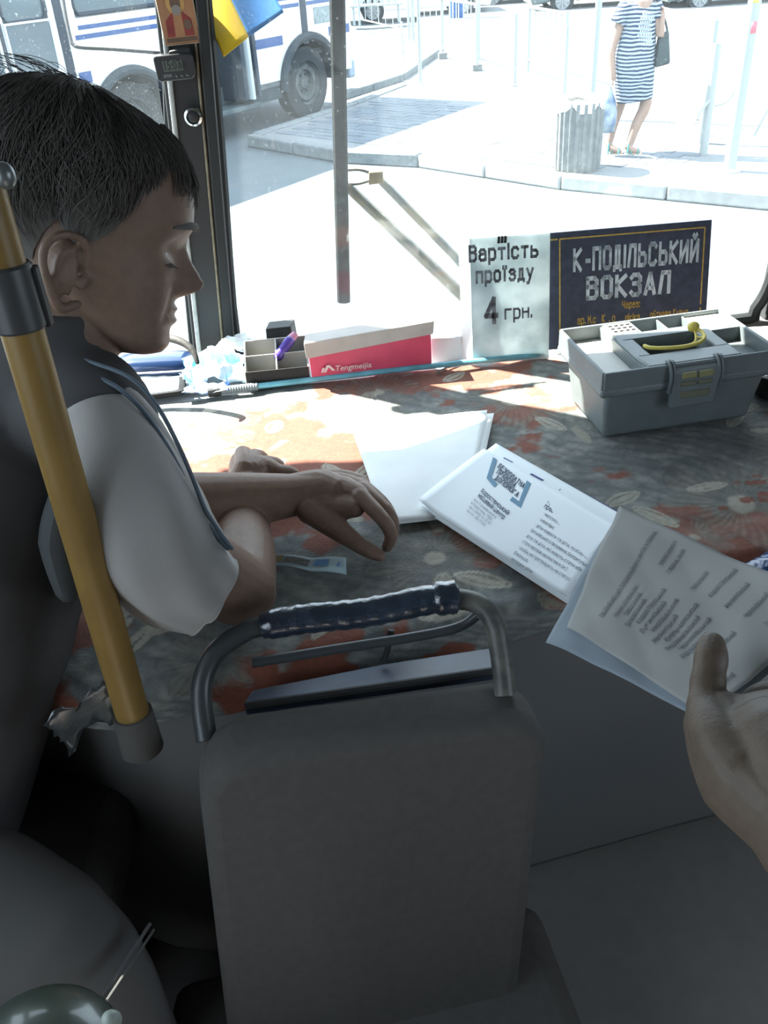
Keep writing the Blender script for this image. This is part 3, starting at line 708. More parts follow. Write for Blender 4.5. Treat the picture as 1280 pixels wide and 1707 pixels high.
# papers under and behind the phone, crumpled plastic bag, cloth
def crumple(b, c, X, Yv, w_, h_, nu, nv_, amp, seed, zf=None, fold=0):
    r = np.random.default_rng(seed); vs = []; fs = []
    for i in range(nu+1):
        for j in range(nv_+1):
            u = i/nu-.5; v = j/nv_-.5; p = V(c)+X*(u*w_)+Yv*(v*h_)
            z = amp*(vnoise(np.array([u*4+9.]), np.array([v*4+9.]), 1, seed)[0]+.5*vnoise(np.array([u*11+9.]), np.array([v*11+9.]), 1, seed+1)[0])
            if zf: z += zf(u, v)
            vs.append(p+ez*z+X*amp*.3*(r.random()-.5))
    for i in range(nu):
        for j in range(nv_): fs.append((i*(nv_+1)+j, (i+1)*(nv_+1)+j, (i+1)*(nv_+1)+j+1, i*(nv_+1)+j+1))
    b.add(vs, fs); return b
X = Vector((1, .05, 0)).normalized(); Yb = Vector((-.05, 1, 0))
b = crumple(MB(), V(onz(255, 645, 1.482))+Vector((0, 0, .0)), X, Yb, .20, .09, 12, 8, .006, 51)
tag(b.build('papers', mat('crumpled white paper', (.75, .77, .78), .8), solid=.001), 'crumpled white papers lying under the mobile phone', 'papers')
bagm = mat('thin white and blue plastic', (.75, .83, .88), .25, c2=(.20, .55, .75), nscale=14, spec=.6)
b = crumple(MB(), V(onz(362, 632, 1.482)), X, Yb, .125, .10, 26, 20, .034, 57, zf=lambda u, v: .028*math.exp(-(u*u+v*v)*9))
o = b.build('plastic_bag', bagm, solid=.0008, angle=20); tag(o, 'crumpled white and blue plastic bag between the phone and the compartment tray', 'bag')
clr = mat('clear film', (.8, .82, .82), .12, spec=.6, alpha=.45)
b = crumple(MB(), V(onz(400, 606, 1.480)), X, Yb, .10, .06, 16, 12, .03, 63, zf=lambda u, v: .035*math.exp(-(u*u+v*v)*8))
tag(b.build('plastic_wrapper', clr, solid=.0006, angle=20), 'clear crumpled wrapper at the foot of the pillar', 'wrapper')
b = crumple(MB(), V(onz(345, 656, 1.486)), X, Yb, .085, .03, 16, 8, .014, 71)
tag(b.build('rag', mat('blue striped rag', (.04, .12, .34), .8, c2=(.75, .8, .85), nscale=60), solid=.001), 'small blue and white rag in front of the plastic bag', 'rag')

# mug at the right edge, blue pouch
c = V(onz(1272, 655, 1.484)); c.x += .018
T = thing('ashtray', 'round black cup with pale rim cut by the right edge of the picture', 'cup', tuple(c))
MB().lathe([(0, 0), (.034, 0), (.040, .006), (.046, .040), (.050, .045), (.047, .046), (.041, .041), (.034, .010), (0, .008)], c, n=40).build('cup_body', blk, T, angle=40)
MB().tube([c+V((.049*math.cos(a), .049*math.sin(a), .045)) for a in [2*PI*k/40 for k in range(40)]], .0016, n=6, closed=True).build('rim', pale, T)
MB().box(c+V((0, 0, .030)), (.078, .003, .026), rot=.6).build('divider', steel, T)
p = V(onz(1275, 945, 1.49)); p.x += .02
b = crumple(MB(), p, Vector((.8, .5, 0)).normalized(), Vector((-.5, .8, 0)).normalized(), .11, .05, 30, 12, .004, 81, zf=lambda u, v: .016*(1-4*v*v)+.003*math.sin(u*60))
tag(b.build('sachet', mat('glossy blue foil', (.015, .05, .16), .2, spec=.8, coat=.6), solid=.001), 'glossy blue pleated pouch at the right edge of the blanket', 'pouch')

# ------------------------------------------------------------------ PAPERS ON BLANKET
ink = mat('grey print', (.13, .16, .19), .8); bluink = mat('blue grey logo print', (.16, .30, .42), .7); navyink = mat('navy print', (.05, .07, .22), .7)
def patch(quad, nu, nv_, zf, m_, name, parent=None, th=.0006):
    q = [V(p) for p in quad]; vs = []; fs = []
    for i in range(nu+1):
        for j in range(nv_+1):
            u = i/nu; v = j/nv_; p = (q[0]*(1-u)+q[1]*u)*(1-v)+(q[3]*(1-u)+q[2]*u)*v
            vs.append(p+Vector((0, 0, zf(u, v))))
    for i in range(nu):
        for j in range(nv_): fs.append((i*(nv_+1)+j, (i+1)*(nv_+1)+j, (i+1)*(nv_+1)+j+1, i*(nv_+1)+j+1))
    return MB().add(vs, fs).build(name, m_, parent, solid=th, angle=60)
ZP = 1.490
qa = [onz(640, 873, ZP), onz(775, 858, ZP), onz(812, 690, ZP), onz(585, 712, ZP)]
dirty_p = mat('dirty white paper', (.88, .90, .88), .8, c2=(.80, .83, .83), nscale=10)
sh = patch(qa, 20, 24, lambda u, v: .002+.002*math.sin(u*5)*math.sin(v*4)+.004*(v > .9)*(v-.9)*10, dirty_p, 'paper_sheet')
tag(sh, 'worn plain white sheet lying flat on the blanket left of the brochures', 'paper')
sh2 = patch([qa[0]+(.004, -.004, -.001), qa[1]+(.01, -.003, -.001), qa[2]+(.012, .002, -.001), qa[3]+(.0, .004, -.001)], 10, 12, lambda u, v: .0005, dirty_p, 'paper_sheet')
tag(sh2, 'second worn white sheet showing only its edges under the plain sheet', 'paper')
# brochure stack
def broch(z, dx=(0, 0), h=.03):
    return [onz(697, 846, z)+(*dx, 0), onz(943, 1006, z)+(*dx, 0), onz(1032, 892, z+h)+(*dx, 0), onz(806, 758, z+h)+(*dx, 0)]
wp = mat('bluish white brochure paper', (.89, .94, .97), .6, spec=.3)
G = 'legal aid brochures on the blanket'
lbls = ['lowest brochure of the stack, lying flat and only showing its lower edge', 'lower middle brochure of the stack, slightly shifted towards the camera', 'brochure with heading strip lying behind the top one, shifted towards the toolbox', 'top white brochure with bracket logo and printed text on the stack']
offs = [(.008, -.012), (.004, -.006), (.022, .020), (0, 0)]; hts = [.004, .014, .020, .036]
def bz(k):
    def f(u, v): return .0015+.0030*k+.004*(k/3)*max(0, 1-u*8)**2*(1-v)+.001*math.sin(v*PI)
    return f
for k in range(4):
    q = broch(ZP, offs[k], hts[k])
    o = patch(q, 22, 18, bz(k), wp, 'brochure' if k == 3 else 'brochure')
    tag(o, lbls[k], 'brochure', G)
    if k >= 2:
        qq = [V(p) for p in q]; X = (qq[1]-qq[0]); Lx = X.length; X.normalize(); Yv = (qq[3]-qq[0]); Yv = (Yv-X*Yv.dot(X)); Ly = Yv.length; Yv.normalize(); O = qq[0]
        def conform(b):
            out = []
            for p in b.v:
                d = Vector(p)-O; v = (d.dot(Yv)/Ly); p3 = qq[3]-qq[0]; u = (d-p3*v).dot(X)/Lx
                u = min(max(u, 0), 1); v = min(max(v, 0), 1); out.append((p[0], p[1], O.z+v*(qq[3].z-qq[0].z)+bz(k)(u, v)+.0010))
            b.v = out; return b
    if k == 2:
        b = MB()
        letter(b, 'Право на безоплатну вторинну', O+X*(Lx*.47)+Yv*(Ly*.905), X, Yv, .012, fit=Lx*.50, bold=.02)
        letter(b, 'правову допомогу', O+X*(Lx*.46)+Yv*(Ly*.83), X, Yv, .011, fit=Lx*.40, bold=.02)
        b.prism([(0, 0), (.026, 0), (.026, .004), (0, .004)], O+X*(Lx*.26)+Yv*(Ly*.83), X, Yv, .0003); b.prism([(0, 0), (.02, 0), (.02, .002), (0, .002)], O+X*(Lx*.05)+Yv*(Ly*.86), X, Yv, .0003)
        conform(b).build('printed_text', navyink, o)['kind'] = 'stuff'
    if k == 3:
        NP = (qq[1]-qq[0]).cross(qq[3]-qq[0]).normalized(); P0 = qq[0]+Vector((0, 0, .0128))
        def pl(x, y): return V(onplane(x, y, P0, NP))
        def pt(b, t, p0, p1, up, sz=1.0, bold=0):
            a = pl(*p0); c = pl(*p1); u_ = pl(p0[0]+up[0], p0[1]+up[1])-a; X_ = (c-a); letter(b, t, a, X_.normalized(), u_.normalized(), u_.length*1.35*sz, fit=X_.length, bold=bold, lift=0)
        b = MB()
        for i, (t, p0, p1) in enumerate([('БЕЗОПЛАТНА', (829, 778), (872, 814)), ('ПРАВОВА', (827, 788), (857, 813)), ('ДОПОМОГА', (824, 798), (862, 829))]): pt(b, t, p0, p1, (4.5, -6), bold=.03)
        pt(b, 'Коростенський', (801, 820), (846, 859), (4, -6), bold=.02); pt(b, 'місцевий центр', (796, 828), (839, 866), (4, -6), bold=.02)
        pt(b, 'Право на безоплатну вторинну', (912, 838), (1016, 900), (4, -6.5), bold=.035); pt(b, 'правову допомогу мають:', (906, 846), (996, 899), (4, -6.5), bold=.035)
        conform(b).build('heading_text', mat('dark slate print', (.06, .08, .14), .7), o)['kind'] = 'stuff'
        b = MB()
        for i, t in enumerate(['• вул. Грушевського,', 'м. Коростень, 11500', 'тел. (04142) 5-02-57', 'пн-пт 8:00-17:00']): pt(b, t, (788-i*3.5, 833+i*6.5), (788-i*3.5+[38, 34, 36, 30][i], 833+i*6.5+[32, 29, 30, 25][i]), (2.4, -3.6))
        for i, (t, L_) in enumerate([('• малозабезпечені;', 46), ('• інваліди;', 26), ('• діти-сироти та діти, позбавлені', 98), ('батьківського піклування, безпритульні', 100), ('діти та діти, які можуть стати або', 98), ('стали жертвою насильства в сім\'ї;', 80), ('• особи, які претендують на статус', 92), ('біженця;', 24), ('• ветерани війни', 40)]):
            x0 = 905-i*7.0; y0 = 858+i*9.2; pt(b, t, (x0, y0), (x0+L_*.93, y0+L_*.60), (3.2, -4.6))
        conform(b).build('printed_text', ink, o)['kind'] = 'stuff'
        for pxs in ([(822, 762), (828, 766), (819, 795), (829, 807), (824, 812), (811, 797)], [(878, 801), (885, 806), (868, 847), (850, 834), (854, 828), (865, 836)]):
            b = MB(); pp_ = [pl(*q_) for q_ in pxs]; b.add([p+NP*.0003 for p in pp_]+[p-NP*.0003 for p in pp_], [tuple(range(len(pp_))), tuple(range(len(pp_), 2*len(pp_)))[::-1]]+[(i, len(pp_)+i, len(pp_)+(i+1) % len(pp_), (i+1) % len(pp_)) for i in range(len(pp_))])
            b.build('logo_bracket', bluink, o, smooth=False)
# banknote
q = [onz(442, 940, 1.492), onz(579, 963, 1.492), onz(578, 934, 1.492), onz(447, 928, 1.492)]
q = [onz(443, 945, 1.492), onz(578, 964, 1.492), onz(577, 933, 1.492), onz(446, 927, 1.492)]
nb = patch(q, 20, 6, lambda u, v: .004*abs(math.sin(u*5.5))+.003*(1-v), mat('pale blue banknote paper', (.46, .62, .66), .7), 'banknote')
tag(nb, 'pale blue folded banknote lying on the blanket below the hand', 'banknote')
o_ = [V(p) for p in q]; X = (o_[1]-o_[0]).normalized(); Yv = (o_[3]-o_[0]); Yv = (Yv-X*Yv.dot(X)).normalized()
def onnote(b, L=(o_[1]-o_[0]).length):
    b.v = [(p[0], p[1], 1.492+.004*abs(math.sin(max(0, min(1, (Vector(p)-o_[0]).dot(X)/L))*5.5))+.0040) for p in b.v]; return b
L = (o_[1]-o_[0]).length
def gridrect(b, u0, u1, v0, v1, n=8):
    for i in range(n):
        a = u0+(u1-u0)*i/n; c = u0+(u1-u0)*(i+1)/n
        b.add([o_[0]+X*(a*L)+Yv*v0, o_[0]+X*(c*L)+Yv*v0, o_[0]+X*(c*L)+Yv*v1, o_[0]+X*(a*L)+Yv*v1], [(0, 1, 2, 3)])
b = MB(); gridrect(b, .03, .17, .006, .021); onnote(b).build('ochre_panel', mat('ochre print', (.42, .33, .17), .7), nb)
b = MB(); gridrect(b, .55, .72, .012, .026); gridrect(b, .84, .87, .012, .022, 2); onnote(b).build('blue_panel', mat('blue print', (.15, .33, .62), .7), nb)
b = MB(); gridrect(b, .2, .5, .006, .020); onnote(b).build('grey_panel', mat('taupe print', (.27, .27, .25), .7, noise=.5, nscale=150), nb)
# scrap by the knuckles, wire clip, coin-like ring
b = MB(); zq = 1.495
b.add([onz(548, 812, zq), onz(590, 812, zq), onz(583, 798, zq+.012), onz(548, 812, zq-.003), onz(590, 812, zq-.003), onz(583, 798, zq+.009)], [(0, 1, 2), (5, 4, 3), (0, 3, 4, 1), (1, 4, 5, 2), (2, 5, 3, 0)])
tag(b.build('paper_scrap', mat('pale mint paper', (.62, .78, .78), .7)), 'pale triangular paper corner sticking up behind the knuckles', 'paper')
b = MB(); b.tube([onz(590, 818, 1.497), onz(598, 806, 1.507), onz(604, 801, 1.512), onz(607, 805, 1.510), onz(600, 818, 1.500), onz(594, 828, 1.492)], .0012, n=6, sub=5)
tag(b.build('wire_clip', mat('white wire', (.75, .7, .7), .4)), 'bent white wire loop between the knuckles and the plain sheet', 'clip')
#=====PART3=====
# ================================================================== OUTSIDE: parked bus
bw = mat('white bus paint', (.55, .58, .59), .35, spec=.5); bb = mat('blue bus stripe', (.022, .06, .17), .4); bdk = mat('dark blue bus trim', (.013, .022, .036), .6)
bgl = mat('bus window glass', (.05, .08, .10), .08, spec=.9); skirtm = mat('dusty grey underbody', (.032, .042, .050), .9, noise=.3, nscale=8)
tyre = mat('dusty tyre rubber', (.022, .026, .029), .9, noise=.3, nscale=20); rimm = mat('dusty steel rim', (.085, .092, .09), .8, c2=(.03, .036, .04), nscale=9)
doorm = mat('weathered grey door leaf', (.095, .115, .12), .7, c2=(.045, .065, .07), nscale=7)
BW = V(onz(523, 197, 0)); BD = Vector((.6, .8, 0)); BO = Vector((.8, -.6, 0)); BU = Vector((0, 0, 1))   # BO points to our side
def bp(s, o, z): return BW+BD*s+BO*o+BU*z
T = thing('bus', 'white parked bus with blue stripes and a folded open door behind the flag', 'bus', tuple(bp(-3.5, -1.2, 0)))
def bbox(b, s0, s1, o0, o1, z0, z1): b.hexa([bp(s0, o1, z0), bp(s1, o1, z0), bp(s1, o0, z0), bp(s0, o0, z0), bp(s0, o1, z1), bp(s1, o1, z1), bp(s1, o0, z1), bp(s0, o0, z1)]); return b
S0, S1 = -7.9, .98; D0, D1 = -2.22, -1.20     # rear, front, door opening
ZB = .52; AR = .57
def arch_panel(s0, s1, zt, c=None):          # side panel from ZB up to zt, with wheel arch cut out around c
    b = MB()
    if c is None: poly = [(s0, ZB), (s1, ZB), (s1, zt), (s0, zt)]; b.prism([(x, z) for x, z in poly], bp(0, -.05, 0), BD, BU, .05, BO); return b
    arc = []
    for k in range(25):
        a = PI*k/24; arc.append((c-AR*math.cos(a)*-1*-1, .46+AR*math.sin(a)))
    arc = [(c-AR*math.cos(PI*k/24), max(ZB, .44+AR*math.sin(PI*k/24))) for k in range(25)]
    top = [(s1+(s0-s1)*k/24, zt) for k in range(25)]
    low = [(s0, ZB)]+arc+[(s1, ZB)]
    xs = [p[0] for p in low]; vs = []; fs = []
    n = len(low)
    for o in (0, -.05):
        for p in low: vs.append(bp(p[0], o, p[1]))
        for p in low: vs.append(bp(p[0], o, zt))
    for i in range(n-1):
        fs += [(i, i+1, n+i+1, n+i), (2*n+i, 3*n+i, 3*n+i+1, 2*n+i+1), (i, 2*n+i, 2*n+i+1, i+1)]
    b.add(vs, fs); return b
ZW = 1.60       # window sill height
arch_panel(D1, S1, ZW, 0).build('side_panel', bw, T, smooth=False)
arch_panel(-4.2, D0, ZW, -3.2).build('side_panel', bw, T, smooth=False)
arch_panel(S0, -4.2, ZW).build('side_panel', bw, T, smooth=False)
b = MB(); bbox(b, S0, S1, -2.4, -2.35, ZB, ZW); b.build('side_panel', bw, T, smooth=False)
b = MB(); bbox(b, S0, S1+.02, -2.4, 0, 2.55, 2.92); bbox(b, S0+.2, S1-.2, -2.2, -.2, 2.92, 2.97); b.build('roof', bw, T, bevel=.08, seg=3)
b = MB(); bbox(b, S1-.04, S1+.02, -2.4, 0, ZB, 1.5); b.build('front_panel', bw, T, bevel=.02)
b = MB(); bbox(b, S1-.03, S1, -2.35, -.05, 1.5, 2.56); b.build('windscreen', bgl, T)
b = MB(); bbox(b, S0-.02, S0+.03, -2.4, 0, ZB, 2.56); b.build('rear_panel', bw, T, bevel=.02)
b = MB(); bbox(b, S0, D0, -2.35, -.06, .80, .86); bbox(b, D1, S1, -2.35, -.06, .80, .86); b.build('bus_floor', skirtm, T)
# window band: posts and panes, curtains inside
wins = [(-7.7, -6.75), (-6.6, -5.65), (-5.5, -4.55), (-4.4, -3.5), (-3.35, -2.35), (-1.05, -.35), (-.22, .62)]
wins = [(-7.75, -6.85), (-6.7, -5.8), (-5.3, -4.72), (-4.62, -4.08), (-3.75, -2.45), (-.95, -.12), (.10, .80)]
edges = sorted(set([S0, D0, D1, S1]))
allp = [S0]
for (a, c) in wins: allp += [a, c]
segs = []
prev = S0
for a, c in wins:
    lo = prev
    if prev < D0 < a: segs.append((prev, D0)); segs.append((D1, a))
    else: segs.append((prev, a))
    prev = c
segs.append((prev, S1))
for (a, c) in segs:
    if c > a: b = MB(); bbox(b, a, c, -.05, 0, ZW, 2.56); b.build('window_post', bw, T, smooth=False)
for i, (a, c) in enumerate(wins):
    b = MB(); bbox(b, a, c, -.035, -.02, ZW, 2.56); f_ = b.build('window_pane', bgl, T)
    b = MB(); z0, z1 = ZW+.03, 2.5
    b.tube([bp(a+.05, -.002, z0), bp(c-.05, -.002, z0), bp(c-.01, -.002, z0+.06), bp(c-.01, -.002, z1), bp(a+.01, -.002, z1), bp(a+.01, -.002, z0+.06)], .018, n=6, closed=True); b.build('seal', bdk, f_)
redc = mat('red curtain seen through glass', (.5, .10, .10), .8); yelc = mat('yellow curtain seen through glass', (.45, .36, .2), .8)
b = MB(); bbox(b, -4.72, -4.5, -.018, -.012, ZW+.35, 2.45); b.build('curtain', redc, T)
b = MB(); bbox(b, -2.9, -2.55, -.018, -.012, ZW+.15, 2.4); b.build('curtain', yelc, T)
cur = mat('pale curtain', (.55, .6, .6), .8)
for k in range(10):
    b = MB(); bbox(b, .20+k*.055, .245+k*.055, -.018, -.010, ZW+.08, 2.45); b.build('curtain_fold', cur, T)
# dark vertical joints
for s_, w_, z0, z1 in [(-3.95, .10, .55, 2.5), (-.02, .12, .95, 2.5)]:
    b = MB(); bbox(b, s_-w_/2, s_+w_/2, 0, .012, z0, z1); b.build('joint_strip', bdk, T)
# stripes
def stripe(z0, z1, parts):
    for a, c in parts: b = MB(); bbox(b, a, c, 0, .006, z0, z1); b.build('stripe', bb, T, smooth=False)
stripe(.99, 1.10, [(-3.86, -3.70), (-2.68, D0), (D1, -.50), (.50, S1)])
stripe(1.40, 1.445, [(-3.80, D0), (D1, -.1), (.06, S1)])
stripe(1.49, 1.53, [(-3.74, D0), (D1, -.1), (.06, S1)])
# rear folding door with tall rounded panes, lower sill than the windows
for (a, c) in [(-5.3, -4.72), (-4.62, -4.08)]:
    b = MB(); bbox(b, a, c, .002, .010, 1.12, ZW+.02); f_ = b.build('door_pane', bgl, T, bevel=.004)
    b = MB(); b.tube([bp(a+.08, .012, 1.10), bp(c-.08, .012, 1.10), bp(c, .012, 1.18), bp(c, .012, 1.62), bp(a, .012, 1.62), bp(a, .012, 1.18)], .016, n=6); b.build('seal', bw, f_)
b = MB(); bbox(b, -4.69, -4.655, .002, .014, .56, 2.5); b.build('joint_strip', bdk, T)
b = MB(); bbox(b, .20, .66, .002, .010, 1.16, 1.36); b.build('vent_pane', mat('ribbed grey pane', (.22, .27, .28), .5, noise=.5, nscale=30), T)
# lower skirt, arches, wheels
b = MB(); bbox(b, S0, -3.85, -.12, -.02, .40, ZB+.02); b.build('skirt', skirtm, T)
b = MB(); bbox(b, -2.6, D0, -.12, -.0, .36, ZB+.06); b.build('skirt', skirtm, T)
b = MB(); bbox(b, D1, -.62, -.12, -.0, .36, ZB+.06); b.build('skirt', skirtm, T)
for c in (0, -3.2):
    arc = [bp(c-(AR+.03)*math.cos(PI*k/24), .03, .44+(AR+.03)*math.sin(PI*k/24)) for k in range(25)]
    MB().tube(arc, .055, n=8).build('wheel_arch', skirtm, T)
    well = [bp(c-AR*math.cos(PI*k/20), 0, .44+AR*math.sin(PI*k/20)) for k in range(21)]
    well2 = [p-BO*.5 for p in well]
    MB().add(well+well2+[bp(c, -.5, .5)], [(i, i+1, 22+i, 21+i) for i in range(20)]+[(21+i, 22+i, 42) for i in range(20)]).build('wheel_well', skirtm, T)
    Mw = Matrix((BD, BU, BO)).transposed()
    wz = .46
    b = MB(); b.lathe([(.27, -.12), (.40, -.13), (.455, -.10), (.465, -.05), (.465, .05), (.455, .10), (.40, .125), (.28, .12), (.27, .05), (.27, -.12)], bp(c, -.16, wz), n=40, M=Mw); tw = b.build('tyre', tyre, T, angle=50)
    b = MB(); b.lathe([(.0, .05), (.07, .06), (.09, .03), (.15, .02), (.17, .075), (.22, .085), (.25, .05), (.275, .10), (.285, .11), (.285, .04), (.0, -.02)], bp(c, -.16, wz), n=36, M=Mw); rm = b.build('rim', rimm, tw, angle=40)
    for k in range(6):
        b = MB(); a = PI*k/3; b.ell(bp(c+.115*math.cos(a), -.115, wz+.115*math.sin(a)), (.018, .018, .018), nu=8, nv=6); b.build('wheel_nut', skirtm, tw)
# door opening: dark interior, steps, folded leaves
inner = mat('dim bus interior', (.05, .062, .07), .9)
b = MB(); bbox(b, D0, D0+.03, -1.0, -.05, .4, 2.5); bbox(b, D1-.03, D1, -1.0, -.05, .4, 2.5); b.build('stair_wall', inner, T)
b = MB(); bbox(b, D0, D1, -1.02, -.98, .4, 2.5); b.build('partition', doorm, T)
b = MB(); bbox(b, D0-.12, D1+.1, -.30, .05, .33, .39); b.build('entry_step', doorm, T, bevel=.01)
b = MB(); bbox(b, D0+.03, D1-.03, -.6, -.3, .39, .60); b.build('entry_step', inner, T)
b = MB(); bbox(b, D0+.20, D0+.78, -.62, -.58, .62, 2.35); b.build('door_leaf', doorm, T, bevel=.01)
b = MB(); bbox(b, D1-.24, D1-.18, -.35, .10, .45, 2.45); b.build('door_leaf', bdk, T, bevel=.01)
b = MB(); bbox(b, D1-.14, D1-.09, -.20, .14, .45, 2.45); b.build('door_leaf', mat('pale door edge', (.40, .46, .48), .6), T, bevel=.01)
b = MB(); bbox(b, D1-.06, D1+.0, -.10, .16, .47, 2.45); b.build('door_leaf', bdk, T, bevel=.01)
b = MB(); b.tube([bp(D0+.30, -.1, 1.75), bp(D0+.34, -.1, 1.30), bp(D0+.44, -.1, 1.22), bp(D0+.50, -.1, 1.24)], .018, n=8, sub=4); b.build('grab_handle', mat('ochre handle', (.45, .30, .12), .5), T)
b = MB(); b.tube([bp(D0+.02, -.1, 1.85), bp(D0+.06, -.1, 1.5), bp(D0+.02, -.1, 1.15), bp(D0+.08, -.1, 1.0)], [.07, .10, .10, .06], n=10, sub=3, caps='round'); b.build('door_curtain', mat('off white cloth', (.62, .62, .55), .9), T)
b = MB(); b.hexa([bp(D0+.12, 0.04, 1.05), bp(D0+.28, .04, 1.05), bp(D0+.28, .01, 1.05), bp(D0+.12, .01, 1.05), bp(D0+.12, .04, 1.3), bp(D0+.28, .04, 1.3), bp(D0+.28, .01, 1.3), bp(D0+.12, .01, 1.3)])
# front bumper + underbody block (keeps the road under it dark by itself)
b = MB(); bbox(b, S1, S1+.16, -2.35, -.05, .38, .62); b.build('bumper', mat('blue grey bumper', (.20, .26, .32), .6), T, bevel=.03)
b = MB(); bbox(b, S1+.03, S1+.07, -.45, -.2, .65, .85); b.build('headlamp', bgl, T, bevel=.02)
b = MB(); bbox(b, S0+.2, -3.9, -2.2, -.3, .35, .80); bbox(b, -2.4, -.7, -2.2, -.5, .30, .80); b.build('underbody', skirtm, T, bevel=.02)
# outside mirror bracket of our bus seen through the left pane (loop of bent tube)
T = thing('mirror_bracket', 'thin black bent tube bracket outside the left pane, reaching to the pillar', 'bracket', (-.7, 1.8, 2.1))
MB().tube([P(97, -60, 1.9), P(105, 0, 1.9), P(112, 40, 1.9), P(118, 66, 1.9), P(122, 74, 1.9), P(135, 79, 1.9), P(190, 82, 1.9), P(268, 88, 1.9), P(300, 90, 1.9)], .0042, n=10, sub=4).build('bent_tube', mat('black painted tube', (.03, .03, .03), .4), T)
MB().box(P(300, 86, 1.88), (.03, .02, .02)).build('mounting_lug', pale, T, bevel=.002)

# ------------------------------------------------------------------ WIPER outside windscreen
T = thing('windscreen_wiper', 'black upright wiper blade on a double arm outside the windscreen', 'wiper', W(.2, 1.45))
def wp_(x, y, o=.03): 
    p = onplane(x, y, (0, YW, ZS), (0, 1, .10)); return V(p)+Vector((0, o, 0))
MB().tube([wp_(561, -70), wp_(562, 0), wp_(565, 150), wp_(569, 350), wp_(573, 512)], .0085, n=8, flat=1.6).build('blade', blkr, T)
MB().tube([wp_(567, -70, .03), wp_(568, 0, .03), wp_(571, 150, .03), wp_(574, 350, .03), wp_(577, 500, .03)], .0026, n=6).build('steel_strip', mat('bright steel strip', (.6, .62, .6), .3, metal=.6), T)
MB().tube([wp_(566, 35, .04), wp_(568, 180, .04), wp_(571, 345, .04)], .0125, n=8, flat=.6).build('blade_holder', blk, T)
arm = mat('scratched black arm', (.10, .11, .10), .5, c2=(.22, .19, .12), nscale=25, bump=.2)
MB().tube([wp_(576, 318, .05), wp_(588, 330, .05), wp_(765, 500, .065), wp_(800, 535, .075), wp_(850, 600, .09)], [.008, .011, .0135, .0135, .014], n=8, flat=.9).build('arm', arm, T)
MB().tube([wp_(632, 308, .05), wp_(650, 325, .05), wp_(760, 440, .065), wp_(850, 545, .085)], [.0075, .009, .0095, .010], n=8, flat=.9).build('arm', arm, T)
MB().tube([wp_(576, 294, .05), wp_(600, 293, .05), wp_(620, 299, .05)], .0028, n=8, sub=3).build('link', arm, T)
MB().tube([wp_(578, 317, .05), wp_(598, 317, .05), wp_(618, 311, .05)], .0028, n=8, sub=3).build('link', arm, T)
MB().prism([(-.013, -.012), (.016, -.010), (.016, .012), (-.011, .012)], wp_(626, 305, .045), (1, 0, 0), (0, 0, 1), .008).build('pivot_plate', mat('brass pivot', (.30, .24, .14), .5, noise=.3, nscale=60), T, bevel=.002)

# ------------------------------------------------------------------ CONCRETE BIN
c = Vector((2.22, 9.42, .115)); g0 = onz(972, 289, .115); c = V(g0)+Vector((-.02, .18, 0))
T = thing('litter_bin', 'grey fluted concrete litter bin with a torn white liner on the pavement', 'bin', tuple(c))
conc = mat('concrete', (.17, .185, .185), .9, noise=.3, nscale=14, bump=.4, bscale=60)
prof = []
b = MB(); n = 96; hs = .62; rings = []
for zz, rr in [(0, .205), (.02, .21), (hs, .215), (hs+.005, .205), (hs, .19), (.1, .19)]:
    rings.append([c+Vector(((rr+(.010 if zz > 0 and rr > .2 else 0)*(1 if math.cos(a*20) > -.2 else -.6))*math.cos(a), (rr+(.010 if rr > .2 else 0)*(1 if math.cos(a*20) > -.2 else -.6))*math.sin(a), zz)) for a in [2*PI*k/n for k in range(n)]])
loft(b, rings); b.build('fluted_shell', conc, T, angle=25)
b = MB(); rings = []
for zz, rr in [(hs-.06, .222), (hs+.01, .224), (hs+.035, .20), (hs-.04, .17), (hs-.12, .15)]:
    rings.append([c+Vector((rr*math.cos(a), rr*math.sin(a), zz+(.03*math.sin(a*5)+.015*math.sin(a*11) if zz < hs else .008*math.sin(a*9)))) for a in [2*PI*k/48 for k in range(48)]])
loft(b, rings); lab(b.build('liner', mat('white liner film', (.8, .82, .83), .4), T), 'torn white liner rim')
b = MB(); b.tube([c+Vector((-.16, -.05, hs+.02)), c+Vector((-.05, -.08, hs+.03)), c+Vector((.05, -.12, hs-.01))], [.02, .03, .015], n=8, sub=3, caps='round')
tag(b.build('rubbish', mat('dark twigs', (.12, .12, .11), .9, noise=.5, nscale=60)), 'dark scrap of rubbish lying across the top of the litter bin', 'rubbish')

# ------------------------------------------------------------------ POLES AND RAILINGS
galv = mat('pale galvanised steel', (.26, .285, .28), .5, spec=.5)
def pole(name, xb, yb, r, h, label, cat='pole', lean=(0, 0), foot=True, m=galv, z0=.115, cap=False):
    p = V(onz(xb, yb, z0)); T = thing(name, label, cat, tuple(p))
    MB().tube([p, p+Vector((lean[0], lean[1], h))], r, n=16).build('shaft', m, T)
    if foot: MB().lathe([(0, 0), (r*2.1, 0), (r*2.1, .015), (r*1.2, .03), (0, .03)], p, n=16).build('foot_plate', m, T)
    return T, p
pole('sign_pole', 701, 141, .028, 3.0, 'thin pale upright pole on the far pavement right of the parked bus')
pole('sign_pole', 984, 200, .038, 3.4, 'pale metal pole rising right behind the litter bin', lean=(.02, 0))
T, p = pole('lamp_post', 1215, 285, .055, 3.6, 'thick pale post at the right with scraps of coloured notices', cat='post')
for i, (zz, cc, an) in enumerate([(1.15, (.6, .12, .15), -1.9), (1.38, (.62, .50, .12), -2.2), (1.62, (.2, .5, .2), -1.5)]):
    b = MB(); b.lathe([(.0565, zz), (.0565, zz+.09)], p, n=8, a0=an, a1=an+.9); b.build('notice_scrap', mat('notice %d' % i, cc, .8), T, solid=.001)
